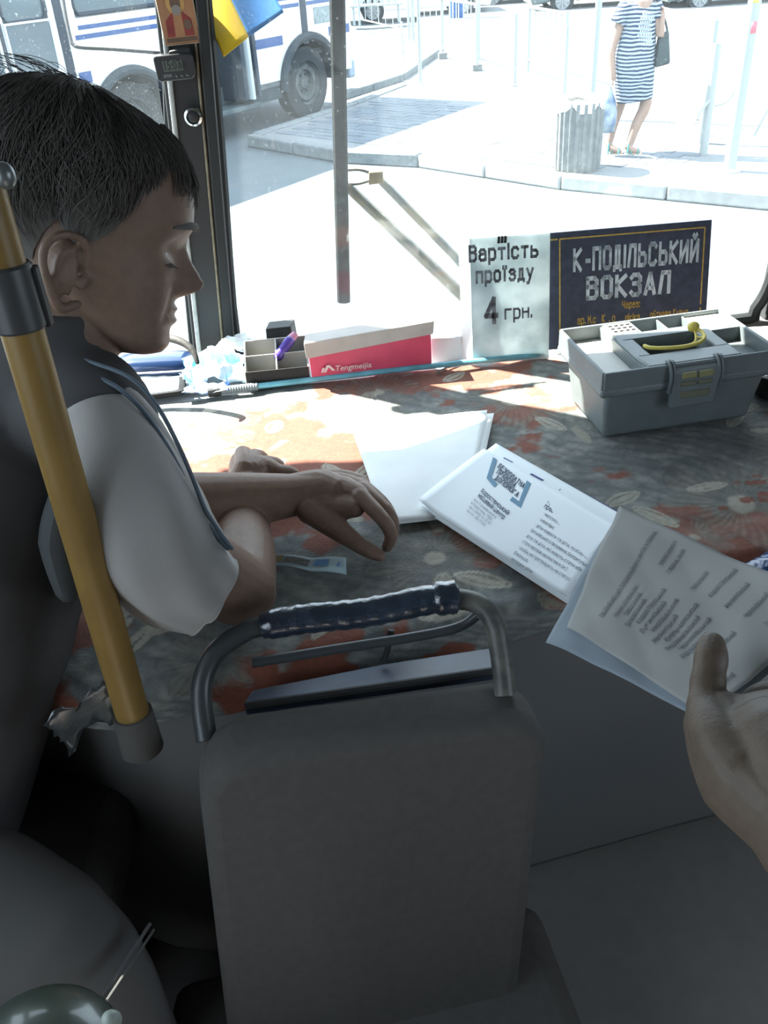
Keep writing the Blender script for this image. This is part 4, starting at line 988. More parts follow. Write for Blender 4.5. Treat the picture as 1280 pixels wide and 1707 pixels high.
fr_g = 'thin upright railing posts on the far pavement'
for (x, y, h, l) in [(858, 143, .95, 'thin railing post left of the pale bars in the middle distance'), (940, 168, .9, 'thin railing post just left of the litter bin pole'), (580, 78, 1.0, 'far railing post right behind the bus front'), (688, 70, .95, 'far railing post left of the thin sign pole'), (672, 95, .6, 'short thin post on the far pavement left of the sign pole')]:
    pole('railing_post', x, y, .026 if h > .8 else .015, h, l, cat='post')
# guard railings (posts, rails, bars)
def railing(pts, h, nb, label, tilt=0, group=None, r=.022, low=.18, base=False):
    a = V(onz(*pts[0], .115)); c_ = V(onz(*pts[1], .115)); T = thing('guard_railing', label, 'railing', tuple(a), group)
    for q in (a, c_):
        MB().tube([q, q+BU*h], r*1.25, n=10).build('post', galv, T)
        if base: MB().box(q+BU*.05, (.16, .16, .10)).build('foot_block', conc, T)
    MB().tube([a+BU*h*.97, c_+BU*h*.97], r, n=8).build('top_rail', galv, T); MB().tube([a+BU*low, c_+BU*low], r*.8, n=8).build('bottom_rail', galv, T)
    for k in range(nb):
        q = a.lerp(c_, (k+1)/(nb+1)); MB().tube([q+BU*low, q+BU*h*.96], r*.45, n=6).build('bar', galv, T)
    return T
railing([(738, 98), (795, 118)], 1.0, 3, 'short white railing with concrete feet lying left of the centre of the pavement', base=True)
railing([(690, 68), (798, 100)], 1.0, 9, 'pale barred railing in front of the white car')
railing([(600, 45), (682, 66)], .9, 6, 'pale barred railing beside the slatted bench')
railing([(880, 120), (940, 140)], .95, 6, 'faint barred railing behind the thin post in the middle distance')
T = thing('bicycle_rack', 'pale bent tube rack between two posts right of the walking woman', 'rack', tuple(onz(1175, 258, .115)))
p = V(onz(1172, 258, .115))
MB().tube([p, p+Vector((.0, .02, 1.0))], .04, n=12).build('post', galv, T)
MB().tube([p+Vector((.14, .5, 0)), p+Vector((.14, .5, 1.15))], .03, n=12).build('post', galv, T)
MB().tube([p+Vector((.03, 0, .55)), p+Vector((-.10, -.05, .42)), p+Vector((-.14, -.1, .35))], .014, n=8, sub=4).build('bent_arm', galv, T)
MB().tube([p+Vector((.15, .3, .40)), p+Vector((.30, .3, .45)), p+Vector((.40, .3, .70)), p+Vector((.45, .3, .85))], .014, n=8, sub=4).build('bent_arm', galv, T)
MB().tube([p+Vector((.60, .25, .1)), p+Vector((.72, .2, .45)), p+Vector((.85, .2, .5)), p+Vector((.95, .2, .52))], .014, n=8, sub=4).build('bent_arm', galv, T)
# bench
p = V(onz(628, 38, .115)); T = thing('bench', 'white slatted bench far behind the front of the parked bus', 'bench', tuple(p))
for k in range(7): MB().box(p+Vector((-.55+k*.18, .25, .75)), (.09, .03, .75), rot=Matrix.Rotation(-.15, 3, 'X')).build('slat', galv, T)
MB().box(p+Vector((0, 0, .42)), (1.4, .45, .05)).build('seat', galv, T, bevel=.01)
for s_ in (-.6, .6): MB().box(p+Vector((s_, 0, .2)), (.06, .4, .42)).build('leg', galv, T)

# ------------------------------------------------------------------ CARS
def car(name, px, py, yaw, m, label, L=4.2):
    p = V(onz(px, py, 0)); T = thing(name, label, 'car', tuple(p), )
    Rz = Matrix.Rotation(yaw, 3, 'Z'); X = Rz @ Vector((1, 0, 0)); Yc = Rz @ Vector((0, 1, 0))
    # side outline with wheel arches, wheel of reference at local x=0 (front), other at -2.5
    def arc(c): return [(c+.36*math.cos(PI-PI*k/10)*1, .30+.36*math.sin(PI*k/10)) for k in range(11)]
    pts = [(-3.3, .25)]+arc(-2.5)+arc(0)+[(.75, .25), (.85, .55), (.80, .78), (.25, .92), (-.25, .98)]
    body = pts+[(-2.9, 1.02), (-3.35, .9), (-3.4, .5)]
    b = MB(); b.prism(body, p+Yc*.0, X, (0, 0, 1), 1.7, Yc); b.build('body', m, T, bevel=.04, seg=3)
    cabp = [(-.25, .97), (-.95, 1.42), (-2.3, 1.45), (-2.95, 1.01)]
    b = MB(); b.prism(cabp, p+Yc*.12, X, (0, 0, 1), 1.46, Yc); b.build('roof', m, T, bevel=.08, seg=3)
    b = MB(); b.prism([(-.50, 1.02), (-1.0, 1.35), (-1.55, 1.37), (-1.55, 1.02)], p+Yc*.105, X, (0, 0, 1), 1.49, Yc); b.build('window', bgl, T)
    b = MB(); b.prism([(-1.62, 1.02), (-1.62, 1.37), (-2.2, 1.38), (-2.7, 1.04)], p+Yc*.105, X, (0, 0, 1), 1.49, Yc); b.build('window', bgl, T)
    Mw = Matrix((X, Vector((0, 0, 1)), -Yc)).transposed()
    for c in (0, -2.5):
        for yo in (.10, 1.6):
            wc = p+X*c+Yc*yo+BU*.31
            b = MB(); b.lathe([(.19, -.09), (.29, -.1), (.31, -.07), (.31, .07), (.29, .1), (.20, .1), (.19, .05), (.19, -.09)], wc, n=28, M=Mw); tw = b.build('tyre', tyre, T)
            if yo < 1:
                b = MB(); b.lathe([(0, .07), (.04, .07), (.05, .05), (.17, .05), (.20, .09), (.20, .02), (0, 0)], wc, n=28, M=Mw); b.build('rim', mat('dark rim', (.25, .27, .28), .5) if c else steel, tw)
                for k in range(8):
                    a = 2*PI*k/8; b = MB(); b.tube([wc+X*(.04*math.cos(a))+BU*(.04*math.sin(a))-Yc*.085, wc+X*(.185*math.cos(a))+BU*(.185*math.sin(a))-Yc*.085], .012, n=6); b.build('spoke', steel, tw)
    return T
wcar = mat('white car paint', (.75, .78, .80), .25, spec=.6, coat=.5); dcar = mat('dark green car paint', (.05, .08, .08), .25, spec=.6, coat=.4)
car('car', 772, 30, .02, wcar, 'white car parked beyond the barred railing with its front wheel showing')
car('car', 1092, 14, -.02, dcar, 'dark car behind the walking woman, rear wheel beside her head')
car('car', 960, 6, 0, dcar, 'dark car at the top edge left of the woman, beside the pole top')
car('car', 1330, 9, 0, dcar, 'dark car at the top edge right of the woman')
p = V(onz(762, 38, .0)); T = thing('person', 'distant person in bright blue striped trousers in front of the white car wheel', 'person', tuple(p))
blue_t = mat('bright blue cloth', (.01, .07, .22), .8)
b = MB()
for s_ in (-.10, .08): b.tube([p+Vector((s_, 0, .07)), p+Vector((s_, 0, .5)), p+Vector((s_*.8, 0, .95))], [.06, .08, .11], n=10, sub=2, caps='round')
b.tube([p+Vector((0, 0, .92)), p+Vector((0, 0, 1.1)), p+Vector((0, 0, 1.4)), p+Vector((0, 0, 1.52)), p+Vector((0, 0, 1.60))], [.15, .15, .19, .08, .06], n=14, sub=2, caps='round'); b.ell(p+Vector((0, 0, 1.70)), (.085, .10, .12))
for s_ in (-1, 1): b.tube([p+Vector((s_*.18, 0, 1.45)), p+Vector((s_*.24, 0, 1.15)), p+Vector((s_*.22, -.05, .88))], [.05, .045, .03], n=8, sub=2, caps='round')
me = remesh(b, .02, 2); put('body', me, mat('tan skin', (.42, .27, .2), .6), T, fix=False, angle=180)
b = MB()
for s_ in (-.10, .08): b.tube([p+Vector((s_, 0, .10)), p+Vector((s_, 0, .5)), p+Vector((s_*.8, 0, .98))], [.085, .10, .14], n=12, sub=2)
b.build('trousers', blue_t, T)
for s_ in (-.12, .03): MB().tube([p+Vector((s_, -.10, .12)), p+Vector((s_, -.13, .9))], .014, n=6).build('trouser_stripe', white_p, T)
MB().tube([p+Vector((0, 0, .93)), p+Vector((0, 0, 1.2)), p+Vector((0, 0, 1.46))], [.17, .18, .21], n=16, sub=2).build('shirt', white_p, T)

# ------------------------------------------------------------------ WALKING WOMAN
FP = V(onz(1037, 257, .115)); WY = Vector((0, 0, 1))
def wq(x, y, z): return FP+Vector((x, y, z))      # x image right, y away, z up from soles
skinw = mat('fair skin', (.26, .17, .13), .6)
T = thing('person', 'woman in a blue and white striped knee length dress walking past the litter bin', 'person', tuple(FP))
b = MB()
def ch(pts, rs, sub=3, n=14): b.tube([wq(*q) for q in pts], rs, n=n, sub=sub, caps='round')
ch([(.06, -.02, .09), (.12, .0, .28), (.20, .02, .47), (.16, .04, .75), (.10, .03, .92)], [.036, .052, .060, .078, .10])      # near leg
ch([(-.13, .06, .10), (-.09, .10, .28), (-.04, .10, .47), (.0, .08, .75), (.02, .05, .92)], [.034, .050, .058, .076, .10])   # trailing leg
ch([(.045, -.02, .08), (.08, -.04, .045), (.15, -.06, .03)], [.036, .036, .024]); ch([(-.13, .06, .09), (-.10, .03, .05), (-.03, -.0, .03)], [.034, .034, .022])
ch([(.06, .04, .90), (.06, .04, 1.05), (.05, .03, 1.22), (.06, .02, 1.33)], [.15, .13, .14, .12], n=20)
ch([(.06, .03, 1.34), (.08, .02, 1.42), (.10, .01, 1.50)], [.058, .048, .050])
# arms
ch([(-.10, .0, 1.32), (-.15, .0, 1.12), (-.19, .0, .95), (-.17, -.02, .80), (-.16, -.02, .73)], [.048, .042, .036, .028, .026])
ch([(.19, .0, 1.32), (.23, -.04, 1.15), (.25, -.07, 1.08), (.25, -.07, 1.20), (.25, -.06, 1.27)], [.045, .038, .036, .028, .026])
for k in range(4): ch([(-.165, -.035+.015*k, .73), (-.168, -.035+.015*k, .68), (-.155, -.035+.015*k, .66)], [.009, .008, .007], n=8)
ch([(-.15, -.03, .74), (-.14, -.035, .70)], [.010, .008], n=8)
for k in range(4): ch([(.255, -.08+.012*k, 1.27), (.245, -.09+.012*k, 1.31), (.225, -.085+.012*k, 1.32)], [.009, .008, .007], n=8)
ch([(.24, -.06, 1.27), (.225, -.08, 1.285)], [.010, .008], n=8)
hc = wq(.115, .0, 1.58)
b.ell(hc, (.088, .075, .105), nu=20, nv=16); b.ell(hc+Vector((.025, -.01, -.055)), (.062, .052, .058)); b.ell(hc+Vector((.085, -.005, -.075)), (.022, .02, .02))
b.tube([hc+Vector((.080, -.01, .015)), hc+Vector((.100, -.012, -.012)), hc+Vector((.112, -.012, -.028))], [.010, .012, .013], n=8, caps='round')
b.ell(hc+Vector((.088, -.008, -.050)), (.014, .022, .008)); b.ell(hc+Vector((.085, -.008, -.062)), (.013, .02, .007))
b.ell(hc+Vector((-.005, -.076, -.01)), (.020, .010, .030))
me = remesh(b, .0065, 3); put('body', me, skinw, T, fix=False, angle=180)
b = MB()
for yy in (-.045, .025): b.ell(hc+Vector((.078, yy, .012)), (.010, .012, .007), nu=10, nv=8)
b.build('eyes', mat('eye', (.1, .08, .07), .3), T)
hairw = mat('ginger hair', (.14, .08, .05), .8, noise=.4, nscale=60)
b = MB(); b.ell(hc+Vector((-.015, .0, .025)), (.098, .085, .100)); b.ell(hc+Vector((-.10, .0, -.005)), (.045, .045, .045)); b.ell(hc+Vector((.045, .0, .085)), (.05, .06, .035))
b.ell(hc+Vector((-.04, -.01, -.03)), (.06, .075, .06))
me = remesh(b, .008, 3); put('hair', me, hairw, T, fix=False, angle=180)
# dress: loft of rings with drape
strp = bpy.data.materials.new('blue and white stripes'); strp.use_nodes = True; nt = strp.node_tree; bs = nt.nodes['Principled BSDF']; bs.inputs['Roughness'].default_value = .8
tc = nt.nodes.new('ShaderNodeTexCoord'); sx_ = nt.nodes.new('ShaderNodeSeparateXYZ'); nt.links.new(tc.outputs['Object'], sx_.inputs[0])
ns = nt.nodes.new('ShaderNodeTexNoise'); ns.inputs['Scale'].default_value = 5; nt.links.new(tc.outputs['Object'], ns.inputs['Vector'])
m1 = nt.nodes.new('ShaderNodeMath'); m1.operation = 'MULTIPLY_ADD'; m1.inputs[1].default_value = .07; nt.links.new(ns.outputs['Fac'], m1.inputs[0]); nt.links.new(sx_.outputs['Z'], m1.inputs[2])
m2 = nt.nodes.new('ShaderNodeMath'); m2.operation = 'MULTIPLY'; m2.inputs[1].default_value = 2*PI/.034; nt.links.new(m1.outputs[0], m2.inputs[0])
m3 = nt.nodes.new('ShaderNodeMath'); m3.operation = 'SINE'; nt.links.new(m2.outputs[0], m3.inputs[0])
cr = nt.nodes.new('ShaderNodeValToRGB'); cr.color_ramp.elements[0].position = .48; cr.color_ramp.elements[0].color = (.006, .022, .06, 1); cr.color_ramp.elements[1].position = .54; cr.color_ramp.elements[1].color = (.30, .36, .42, 1)
mr = nt.nodes.new('ShaderNodeMapRange'); mr.inputs['From Min'].default_value = -1; nt.links.new(m3.outputs[0], mr.inputs['Value']); nt.links.new(mr.outputs[0], cr.inputs['Fac']); nt.links.new(cr.outputs['Color'], bs.inputs['Base Color'])
rings = []
for zz, cx_, hw_, hd_ in [(.50, .085, .175, .13), (.60, .075, .185, .15), (.75, .06, .195, .165), (.88, .05, .20, .17), (1.0, .055, .180, .165), (1.1, .06, .168, .16), (1.2, .055, .168, .155), (1.28, .05, .175, .145), (1.34, .045, .165, .125), (1.375, .05, .13, .10), (1.39, .06, .10, .075)]:
    rings.append([wq(cx_+hw_*math.cos(a)*(1+.02*math.sin(a*7+zz*9)), .035+hd_*math.sin(a), zz+.02*math.cos(a)*(zz < .6)) for a in [2*PI*k/40 for k in range(40)]])
b = MB(); n_ = 40; vs = [p for r in rings for p in r]; b.add(vs, [(i*n_+k, i*n_+(k+1) % n_, (i+1)*n_+(k+1) % n_, (i+1)*n_+k) for i in range(len(rings)-1) for k in range(n_)])
dr = b.build('dress', strp, T, angle=180, solid=.006, sub=1)
b = MB(); b.tube([wq(-.075, .0, 1.36), wq(-.12, .0, 1.28), wq(-.155, .0, 1.20)], [.070, .072, .076], n=16, sub=2, caps=None); b.build('sleeve', strp, T, solid=.005)
b = MB(); b.tube([wq(.18, .0, 1.355), wq(.215, -.01, 1.28), wq(.225, -.02, 1.22)], [.06, .062, .064], n=16, sub=2, caps=None); b.build('sleeve', strp, T, solid=.005)
b = MB(); ln = 0
for i, t in enumerate(['THE', 'SUMMER', 'BEACH SUN', 'HOLIDAY', 'SUMMER', 'BEACH', 'SUN']):
    pass
r = np.random.default_rng(5)
for i in range(8):
    zz = 1.27-i*.036; w_ = .12+.05*r.random(); x = .02+r.random()*.02-.012*i*.3
    n = 6
    for k in range(n):
        xa = x+(w_/n)*k; x0 = xa+.003; x1 = xa+w_/n-.004
        yf = lambda X: .035-.166*math.sqrt(max(0, 1-((X-.055)/.175)**2))-.004
        b.hexa([wq(x0, yf(x0), zz), wq(x1, yf(x1), zz), wq(x1, yf(x1)+.003, zz), wq(x0, yf(x0)+.003, zz), wq(x0, yf(x0), zz+.018), wq(x1, yf(x1), zz+.018), wq(x1, yf(x1)+.003, zz+.018), wq(x0, yf(x0)+.003, zz+.018)])
o = b.build('chest_print', mat('pale print', (.36, .40, .44), .8), T); o['kind'] = 'stuff'; lab(o, 'white block print on the chest')
mint = mat('mint sandal leather', (.03, .20, .19), .5); sole = mat('tan sole', (.45, .33, .22), .7)
for (ax_, ay, az, tx, ty) in [(.05, -.02, .0, .17, -.06), (-.13, .06, .0, -.01, .0)]:
    f0 = wq(ax_-.035, ay, .0); f1 = wq(tx+.02, ty, 0); d = (f1-f0); d.z = 0; Ls = d.length; d.normalize(); s_ = Vector((-d.y, d.x, 0))
    so = MB().prism([(0, -.03), (Ls*.5, -.033), (Ls*.9, -.04), (Ls, 0), (Ls*.9, .04), (Ls*.5, .033), (0, .03)], f0, d, s_, .014).build('sandal', sole, T, bevel=.004)
    for u, hh, ww in ((.75, .055, .042), (.35, .085, .036), (.18, .115, .040)):
        b = MB(); b.tube([f0+d*Ls*u-s_*ww+BU*.01, f0+d*Ls*u-s_*ww*.7+BU*hh*.75, f0+d*Ls*u+BU*hh, f0+d*Ls*u+s_*ww*.7+BU*hh*.75, f0+d*Ls*u+s_*ww+BU*.01], .009, n=6, sub=2); b.build('strap', mint, so)
# shoulder bag
T = thing('handbag', 'dark teal shoulder bag hanging at the woman\'s side', 'handbag', tuple(wq(.31, -.05, .78)))
bagd = mat('dark teal leather', (.014, .028, .03), .5)
b = MB(); b.hexa([wq(.22, -.11, .80), wq(.37, -.11, .83), wq(.37, .03, .83), wq(.22, .03, .80), wq(.24, -.07, 1.08), wq(.335, -.07, 1.12), wq(.335, .0, 1.12), wq(.24, .0, 1.08)]); b.build('bag_body', bagd, T, bevel=.025, seg=4)
MB().tube([wq(.25, -.05, 1.08), wq(.255, -.05, 1.22), wq(.225, -.02, 1.37), wq(.17, .02, 1.43), wq(.21, .03, 1.37), wq(.30, .0, 1.2), wq(.325, -.04, 1.10)], .011, n=8, sub=4).build('strap', bagd, T)
T = thing('carrier_bag', 'blue and white plastic bag held in the woman\'s lowered hand', 'bag', tuple(wq(-.17, -.05, .2)))
cbm = mat('blue and white film', (.30, .36, .40), .35, c2=(.01, .06, .16), nscale=9)
rings = []
for zz, ww, dd_ in [(.22, .02, .01), (.23, .075, .05), (.32, .09, .065), (.42, .085, .06), (.52, .065, .045), (.60, .035, .025), (.66, .012, .012)]:
    rings.append([wq(-.19+ww*math.cos(a)*(1+.12*math.sin(a*6+zz*20)), -.03+dd_*math.sin(a), zz) for a in [2*PI*k/30 for k in range(30)]])
loft(MB(), rings).build('bag_body', cbm, T, angle=180)
MB().tube([wq(-.185, -.03, .64), wq(-.17, -.03, .69), wq(-.155, -.03, .68)], .006, n=6, sub=3).build('bag_handle', white_p, T)
#=====PART4=====
# ================================================================== DRIVER
skin = mat('tanned skin', (.215, .138, .10), .5, noise=.12, nscale=90, bump=.12, bscale=350, spec=.35)
hair_m = mat('dark brown hair', (.14, .13, .122), .8, spec=.08)
HC = P(170, 350, .89); vr = V(HC-CAM).normalized()
def perp(v): v = V(v); v = v-vr*v.dot(vr); return v.normalized()
IR = perp(RW @ np.array([1, 0, 0])); IU = perp(RW @ np.array([0, 1, 0])); IU = (IU-IR*IU.dot(IR)).normalized(); IO = -vr
HS = .89/F*1.02
PHI = math.radians(14)
HX = (IR*math.cos(PHI)-IU*math.sin(PHI)); HZ = (IR*math.sin(PHI)+IU*math.cos(PHI)); HY = IO    # HY toward camera = his right side
def hw(x, y, z): return V(HC)+HX*x+HY*y+HZ*z
def ipx(x, y):       # picture point -> head x, z (metres)
    a, b_ = (x-170)*HS, -(y-350)*HS
    return a*math.cos(PHI)-b_*math.sin(PHI), a*math.sin(PHI)+b_*math.cos(PHI)
zt = np.array([-.138, -.134, -.128, -.118, -.104, -.090, -.070, -.050, -.030, -.017, .005, .02, .038, .055, .071, .086, .094, .100, .103])
xf = np.array([.030, .066, .080, .0855, .0845, .084, .0825, .079, .079, .083, .0905, .089, .085, .075, .058, .030, .005, -.02, -.03])
xb = np.array([.030, .040, .030, .010, -.015, -.038, -.062, -.080, -.093, -.100, -.105, -.107, -.108, -.105, -.098, -.082, -.068, -.05, -.03])
ww = np.array([.004, .018, .030, .042, .050, .056, .0620, .067, .070, .0725, .0745, .0765, .0765, .074, .066, .050, .036, .018, .002])
def interp(z, a): return np.interp(z, zt, a)
nose_z = np.array([-.074, -.069, -.063, -.057, -.049, -.04, -.03, -.017, -.006, .002]); nose_v = np.array([0, .006, .018, .030, .0345, .0265, .0175, .005, .001, 0])
def head_point(z, th, off=0, detail=True):
    f_ = interp(z, xf); b_ = interp(z, xb); w_ = interp(z, ww); xc = b_+(f_-b_)*.45
    c, s_ = math.cos(th), math.sin(th); pw_ = .84 if z < .05 else .84+.16*min(1, (z-.05)/.045)
    cc = math.copysign(abs(c)**pw_, c); ss = math.copysign(abs(s_)**(.92), s_)
    x = xc+(f_-xc if c > 0 else xc-b_)*cc; y = w_*ss
    if off:
        x += off*cc; y += off*ss
    if detail and c > 0:
        nv = np.interp(z, nose_z, nose_v)
        sg = np.interp(z, [-.07, -.055, -.045, -.02, 0], [.014, .0145, .0115, .0085, .010])
        x += nv*math.exp(-(y/sg)**2*1.2)
        for sy in (-1, 1):
            x += .006*math.exp(-((y-sy*.0155)/.006)**2-((z+.058)/.008)**2)      # alae
            x -= .0095*math.exp(-((y-sy*.030)/.014)**2-((z+.024)/.010)**2)      # sockets
            x += .0052*math.exp(-((y-sy*.031)/.011)**2-((z+.031)/.0065)**2)     # lids
            x += .0035*math.exp(-((y-sy*.030)/.020)**2-((z-.002)/.006)**2)      # brow ridge
            x += .0035*math.exp(-((y-sy*.040)/.016)**2-((z+.055)/.018)**2)      # cheek
            x -= .0022*math.exp(-((y-sy*(.024+.25*(-.062-z)))/.004)**2)*(1 if -.095 < z < -.06 else 0)
        lip = math.exp(-(y/.021)**2)
        x += lip*(.0068*math.exp(-((z+.0805)/.0042)**2)+.0075*math.exp(-((z+.0925)/.0048)**2)-.0022*math.exp(-((z+.0862)/.0014)**2))
        x += .002*math.exp(-(y/.014)**2-((z+.120)/.012)**2)
    return x, y
hm = MB(); NZ, NT = 150, 150
zs = []
for i in range(NZ+1):
    t = i/NZ; zs.append(-.138+.241*t)
vs = []; 
for z in zs:
    for k in range(NT):
        a = -PI+2*PI*k/NT; a = a-.35*math.sin(a)*.9      # denser at the face
        x, y = head_point(z, a); vs.append(hw(x, y, z))
fs = [(i*NT+k, i*NT+(k+1) % NT, (i+1)*NT+(k+1) % NT, (i+1)*NT+k) for i in range(NZ) for k in range(NT)]
fs.append(tuple(range(NT))[::-1]); fs.append(tuple(NZ*NT+k for k in range(NT)))
hm.add(vs, fs)
for sy in (1, -1):      # ears
    ex_, ez_ = ipx(112, 437)
    def ep(u, v, o=0): return hw(ex_+u, sy*(.068+o-.18*u), ez_+v)
    rim_ = [ep(.012, -.030, .000), ep(-.002, -.036, .006), ep(-.012, -.022, .012), ep(-.021, .000, .018), ep(-.022, .018, .020), ep(-.010, .031, .018), ep(.008, .031, .010), ep(.016, .020, .004), ep(.014, .008, .000)]
    hm.tube(rim_, [.005, .0058, .0050, .0046, .0046, .0046, .0042, .0042, .004], n=8, sub=4, caps='round')
    hm.tube([ep(.002, -.020, .004), ep(-.009, -.004, .009), ep(-.007, .014, .010), ep(.002, .020, .008)], .0042, n=8, sub=3, caps='round')
    hm.ell(ep(-.006, .0, .004), (.016, .005, .026), M=Matrix((HX, HY, HZ)).transposed())
    hm.tube([ep(.016, -.004, .0), ep(.013, -.012, .003)], .005, n=8, caps='round')
# neck: from skull base to chest
nk0 = hw(-.035, 0, -.05); nk1 = V(P(95, 590, .93)); nk2 = V(P(55, 650, .96))
hm.tube([nk0, nk0.lerp(nk1, .5)+HX*.004, nk1, nk2], [.054, .052, .056, .050], n=24, sub=3, caps='round')
hm.tube([hw(.028, 0, -.098), hw(.014, 0, -.128), V(P(140, 600, .92))], [.022, .026, .034], n=16, sub=3, caps='round')
# arms. right (near): shoulder, elbow on blanket, forearm away from camera; left (far) crosses over it
RS = V(P(165, 700, .86)); RE = V(onz(402, 985, 1.535)); RWr = V(onz(408, 812, 1.525))
hm.tube([V(P(120, 690, .93)), V(P(165, 720, .90)), V(P(232, 830, .905)), V(P(305, 925, .93)), RE], [.05, .050, .048, .046, .044], n=20, sub=3, caps='round')
hm.tube([RE.lerp(RS, .04), RE+Vector((0, .01, .004)), RE.lerp(RWr, .30), RE.lerp(RWr, .65), RWr], [.044, .042, .044, .034, .026], n=20, sub=3, caps='round')
LS = V(P(175, 715, 1.12)); LE = V(onz(235, 850, 1.555)); LW = V(onz(522, 822, 1.553))
hm.tube([V(P(90, 660, 1.0)), LS, LE], [.045, .050, .046], n=20, sub=3, caps='round')
hm.tube([LE, LE.lerp(LW, .25), LE.lerp(LW, .6), LW.lerp(LE, .12), LW+Vector((.02, 0, .002))], [.046, .047, .038, .030, .028], n=20, sub=3, caps='round')
bodym = remesh(hm, .0028, 3, .5)
DR = thing('person', 'dark haired man in a dark and light grey shirt leaning both forearms on the blanket', 'person', tuple(V(P(60, 850, .98))))
put('body', bodym, skin, DR, fix=False, angle=180)
# hands (finer voxels), each one surface, joined into the wrists
def hand(segs, vox=.0017):
    b = MB()
    for pts, rs in segs: b.tube(pts, rs, n=14, sub=3, caps='round')
    return remesh(b, vox, 3, .5)
def z_(x, y, z): return V(onz(x, y, z))
# left hand: back of hand seen from the side, fingers bent down to the blanket
hl = [([LW+Vector((-.03, 0, 0)), LW+Vector((.01, .004, .004)), z_(560, 818, 1.560)], [.029, .028, .022]),
      ([z_(520, 826, 1.552), z_(562, 812, 1.562), z_(598, 822, 1.566)], [.022, .018, .0125]),      # index metacarpal... near row
      ([z_(520, 815, 1.550), z_(565, 806, 1.552), z_(603, 814, 1.556)], [.022, .017, .0120]),
      ([z_(520, 806, 1.545), z_(568, 800, 1.540), z_(602, 804, 1.543)], [.020, .016, .0115]),
      ([z_(515, 840, 1.545), z_(555, 842, 1.545), z_(592, 846, 1.552)], [.024, .022, .014]),
      # fingers: knuckle -> middle joint -> tip
      ([z_(600, 826, 1.566), z_(640, 868, 1.548), z_(652, 893, 1.524), z_(645, 912, 1.502)], [.0118, .0100, .0092, .0075]),
      ([z_(604, 816, 1.558), z_(643, 850, 1.545), z_(655, 874, 1.524), z_(653, 898, 1.501)], [.0116, .0098, .0090, .0074]),
      ([z_(602, 808, 1.546), z_(636, 836, 1.538), z_(652, 860, 1.516), z_(654, 876, 1.500)], [.0108, .0092, .0084, .0070]),
      ([z_(594, 802, 1.536), z_(622, 822, 1.526), z_(634, 836, 1.508), z_(638, 846, 1.499)], [.0098, .0082, .0076, .0064]),
      # thumb leaves the side of the palm near the wrist
      ([z_(518, 848, 1.543), z_(550, 872, 1.530), z_(590, 902, 1.516), z_(616, 918, 1.507), z_(632, 926, 1.502)], [.022, .018, .0125, .0108, .0085])]
o = put('left_hand', hand(hl), skin, DR, fix=False, angle=180)
# right hand (B): relaxed fist resting beyond the forearm
hr = [([RWr+Vector((0, -.03, 0)), RWr, z_(410, 775, 1.528)], [.028, .026, .026])]
for k, (kx, ky) in enumerate([(466, 782), (448, 768), (428, 757), (408, 752)]):
    K0 = z_(kx-4, ky+4, 1.530+.006*k); 
    hr.append(([RWr+Vector((.012-.008*k, .01, 0)), z_(408+(kx-408)*.55, 780, 1.534+.004*k), K0], [.020, .017, .0120]))
    d = Vector((.022, .010, 0))+Vector((-.006, .002, 0))*k
    hr.append(([K0, K0+d*1.0+Vector((0, 0, -.012)), K0+d*.75+Vector((0, -.004, -.030)), K0+d*.2+Vector((0, -.004, -.034))], [.0122, .0102, .0092, .0076]))
hr.append(([RWr+Vector((.014, .002, -.004)), z_(438, 800, 1.512), z_(462, 796, 1.506), z_(478, 790, 1.504)], [.019, .0155, .0112, .0085]))
put('right_hand', hand(hr), skin, DR, fix=False, angle=180)
# nails, eyes, brows, lashes
eb = MB()
for sy in (1, -1): eb.ell(hw(.0585, sy*.031, -.0315), (.0105, .0105, .0105), nu=16, nv=12)
eb.build('eyes', mat('eye', (.12, .11, .10), .2), DR)
br = MB()
for sy in (1, -1):
    pts = []
    for k in range(8):
        y = sy*(.012+.038*k/7); z = .0035+.004*math.sin(k/7*PI)-.004*(k/7)
        best = min(((abs(head_point(z, a)[1]-y), head_point(z, a)[0]) for a in [sy*j*.02 for j in range(0, 70)]))
        pts.append(hw(best[1]+.0008, y, z))
    br.tube(pts, [.002, .0042, .0044, .0042, .004, .0034, .0026, .0012], n=8, sub=2)
br.build('eyebrows', hair_m, DR)
ls = MB()
for sy in (1, -1):
    for k in range(14):
        y = sy*(.020+.0016*k); z = -.0345-.00025*abs(k-7)
        best = min(((abs(head_point(z, a)[1]-y), head_point(z, a)[0]) for a in [sy*j*.02 for j in range(0, 70)]))
        p0 = hw(best[1]-.001, y, z); ls.tube([p0, p0+HX*.004-HZ*.0025, p0+HX*.0065-HZ*.003], [.0005, .0004, .0002], n=4)
ls.build('eyelashes', hair_m, DR)['kind'] = 'stuff'
# ---- hair cap
def hairline(th):
    a = abs(th); return np.interp(a, [0, .35, .8, 1.15, 1.35, 1.6, 1.75, 2.1, 2.6, 3.15], [.066, .063, .053, .022, -.018, -.040, -.018, -.045, -.075, -.085])
def hair_off(z, th):
    t = max(0, min(1, (z-hairline(th))/.05)); a = abs(th)
    back = min(1, max(0, (a-1.0)/1.5)); crown = max(0, min(1, (z-.045)/.05))
    return (.002+.010*t+.013*back*t+.004*crown*(1-back))+.002*math.sin(th*23+z*90)*t
cap = MB(); NT2 = 140; NZ2 = 70; vs = []
for i in range(NZ2+1):
    for k in range(NT2):
        th = -PI+2*PI*k/NT2; z0 = hairline(th); t = i/NZ2; z = z0+(.1025-z0)*(1-(1-t)**1.4)
        x, y = head_point(z, th, off=hair_off(z, th), detail=False)
        lift = .007*max(0, (z-.05)/.05)*(1+.15*math.sin(th*9))
        vs.append(hw(x-.0, y, z+lift))
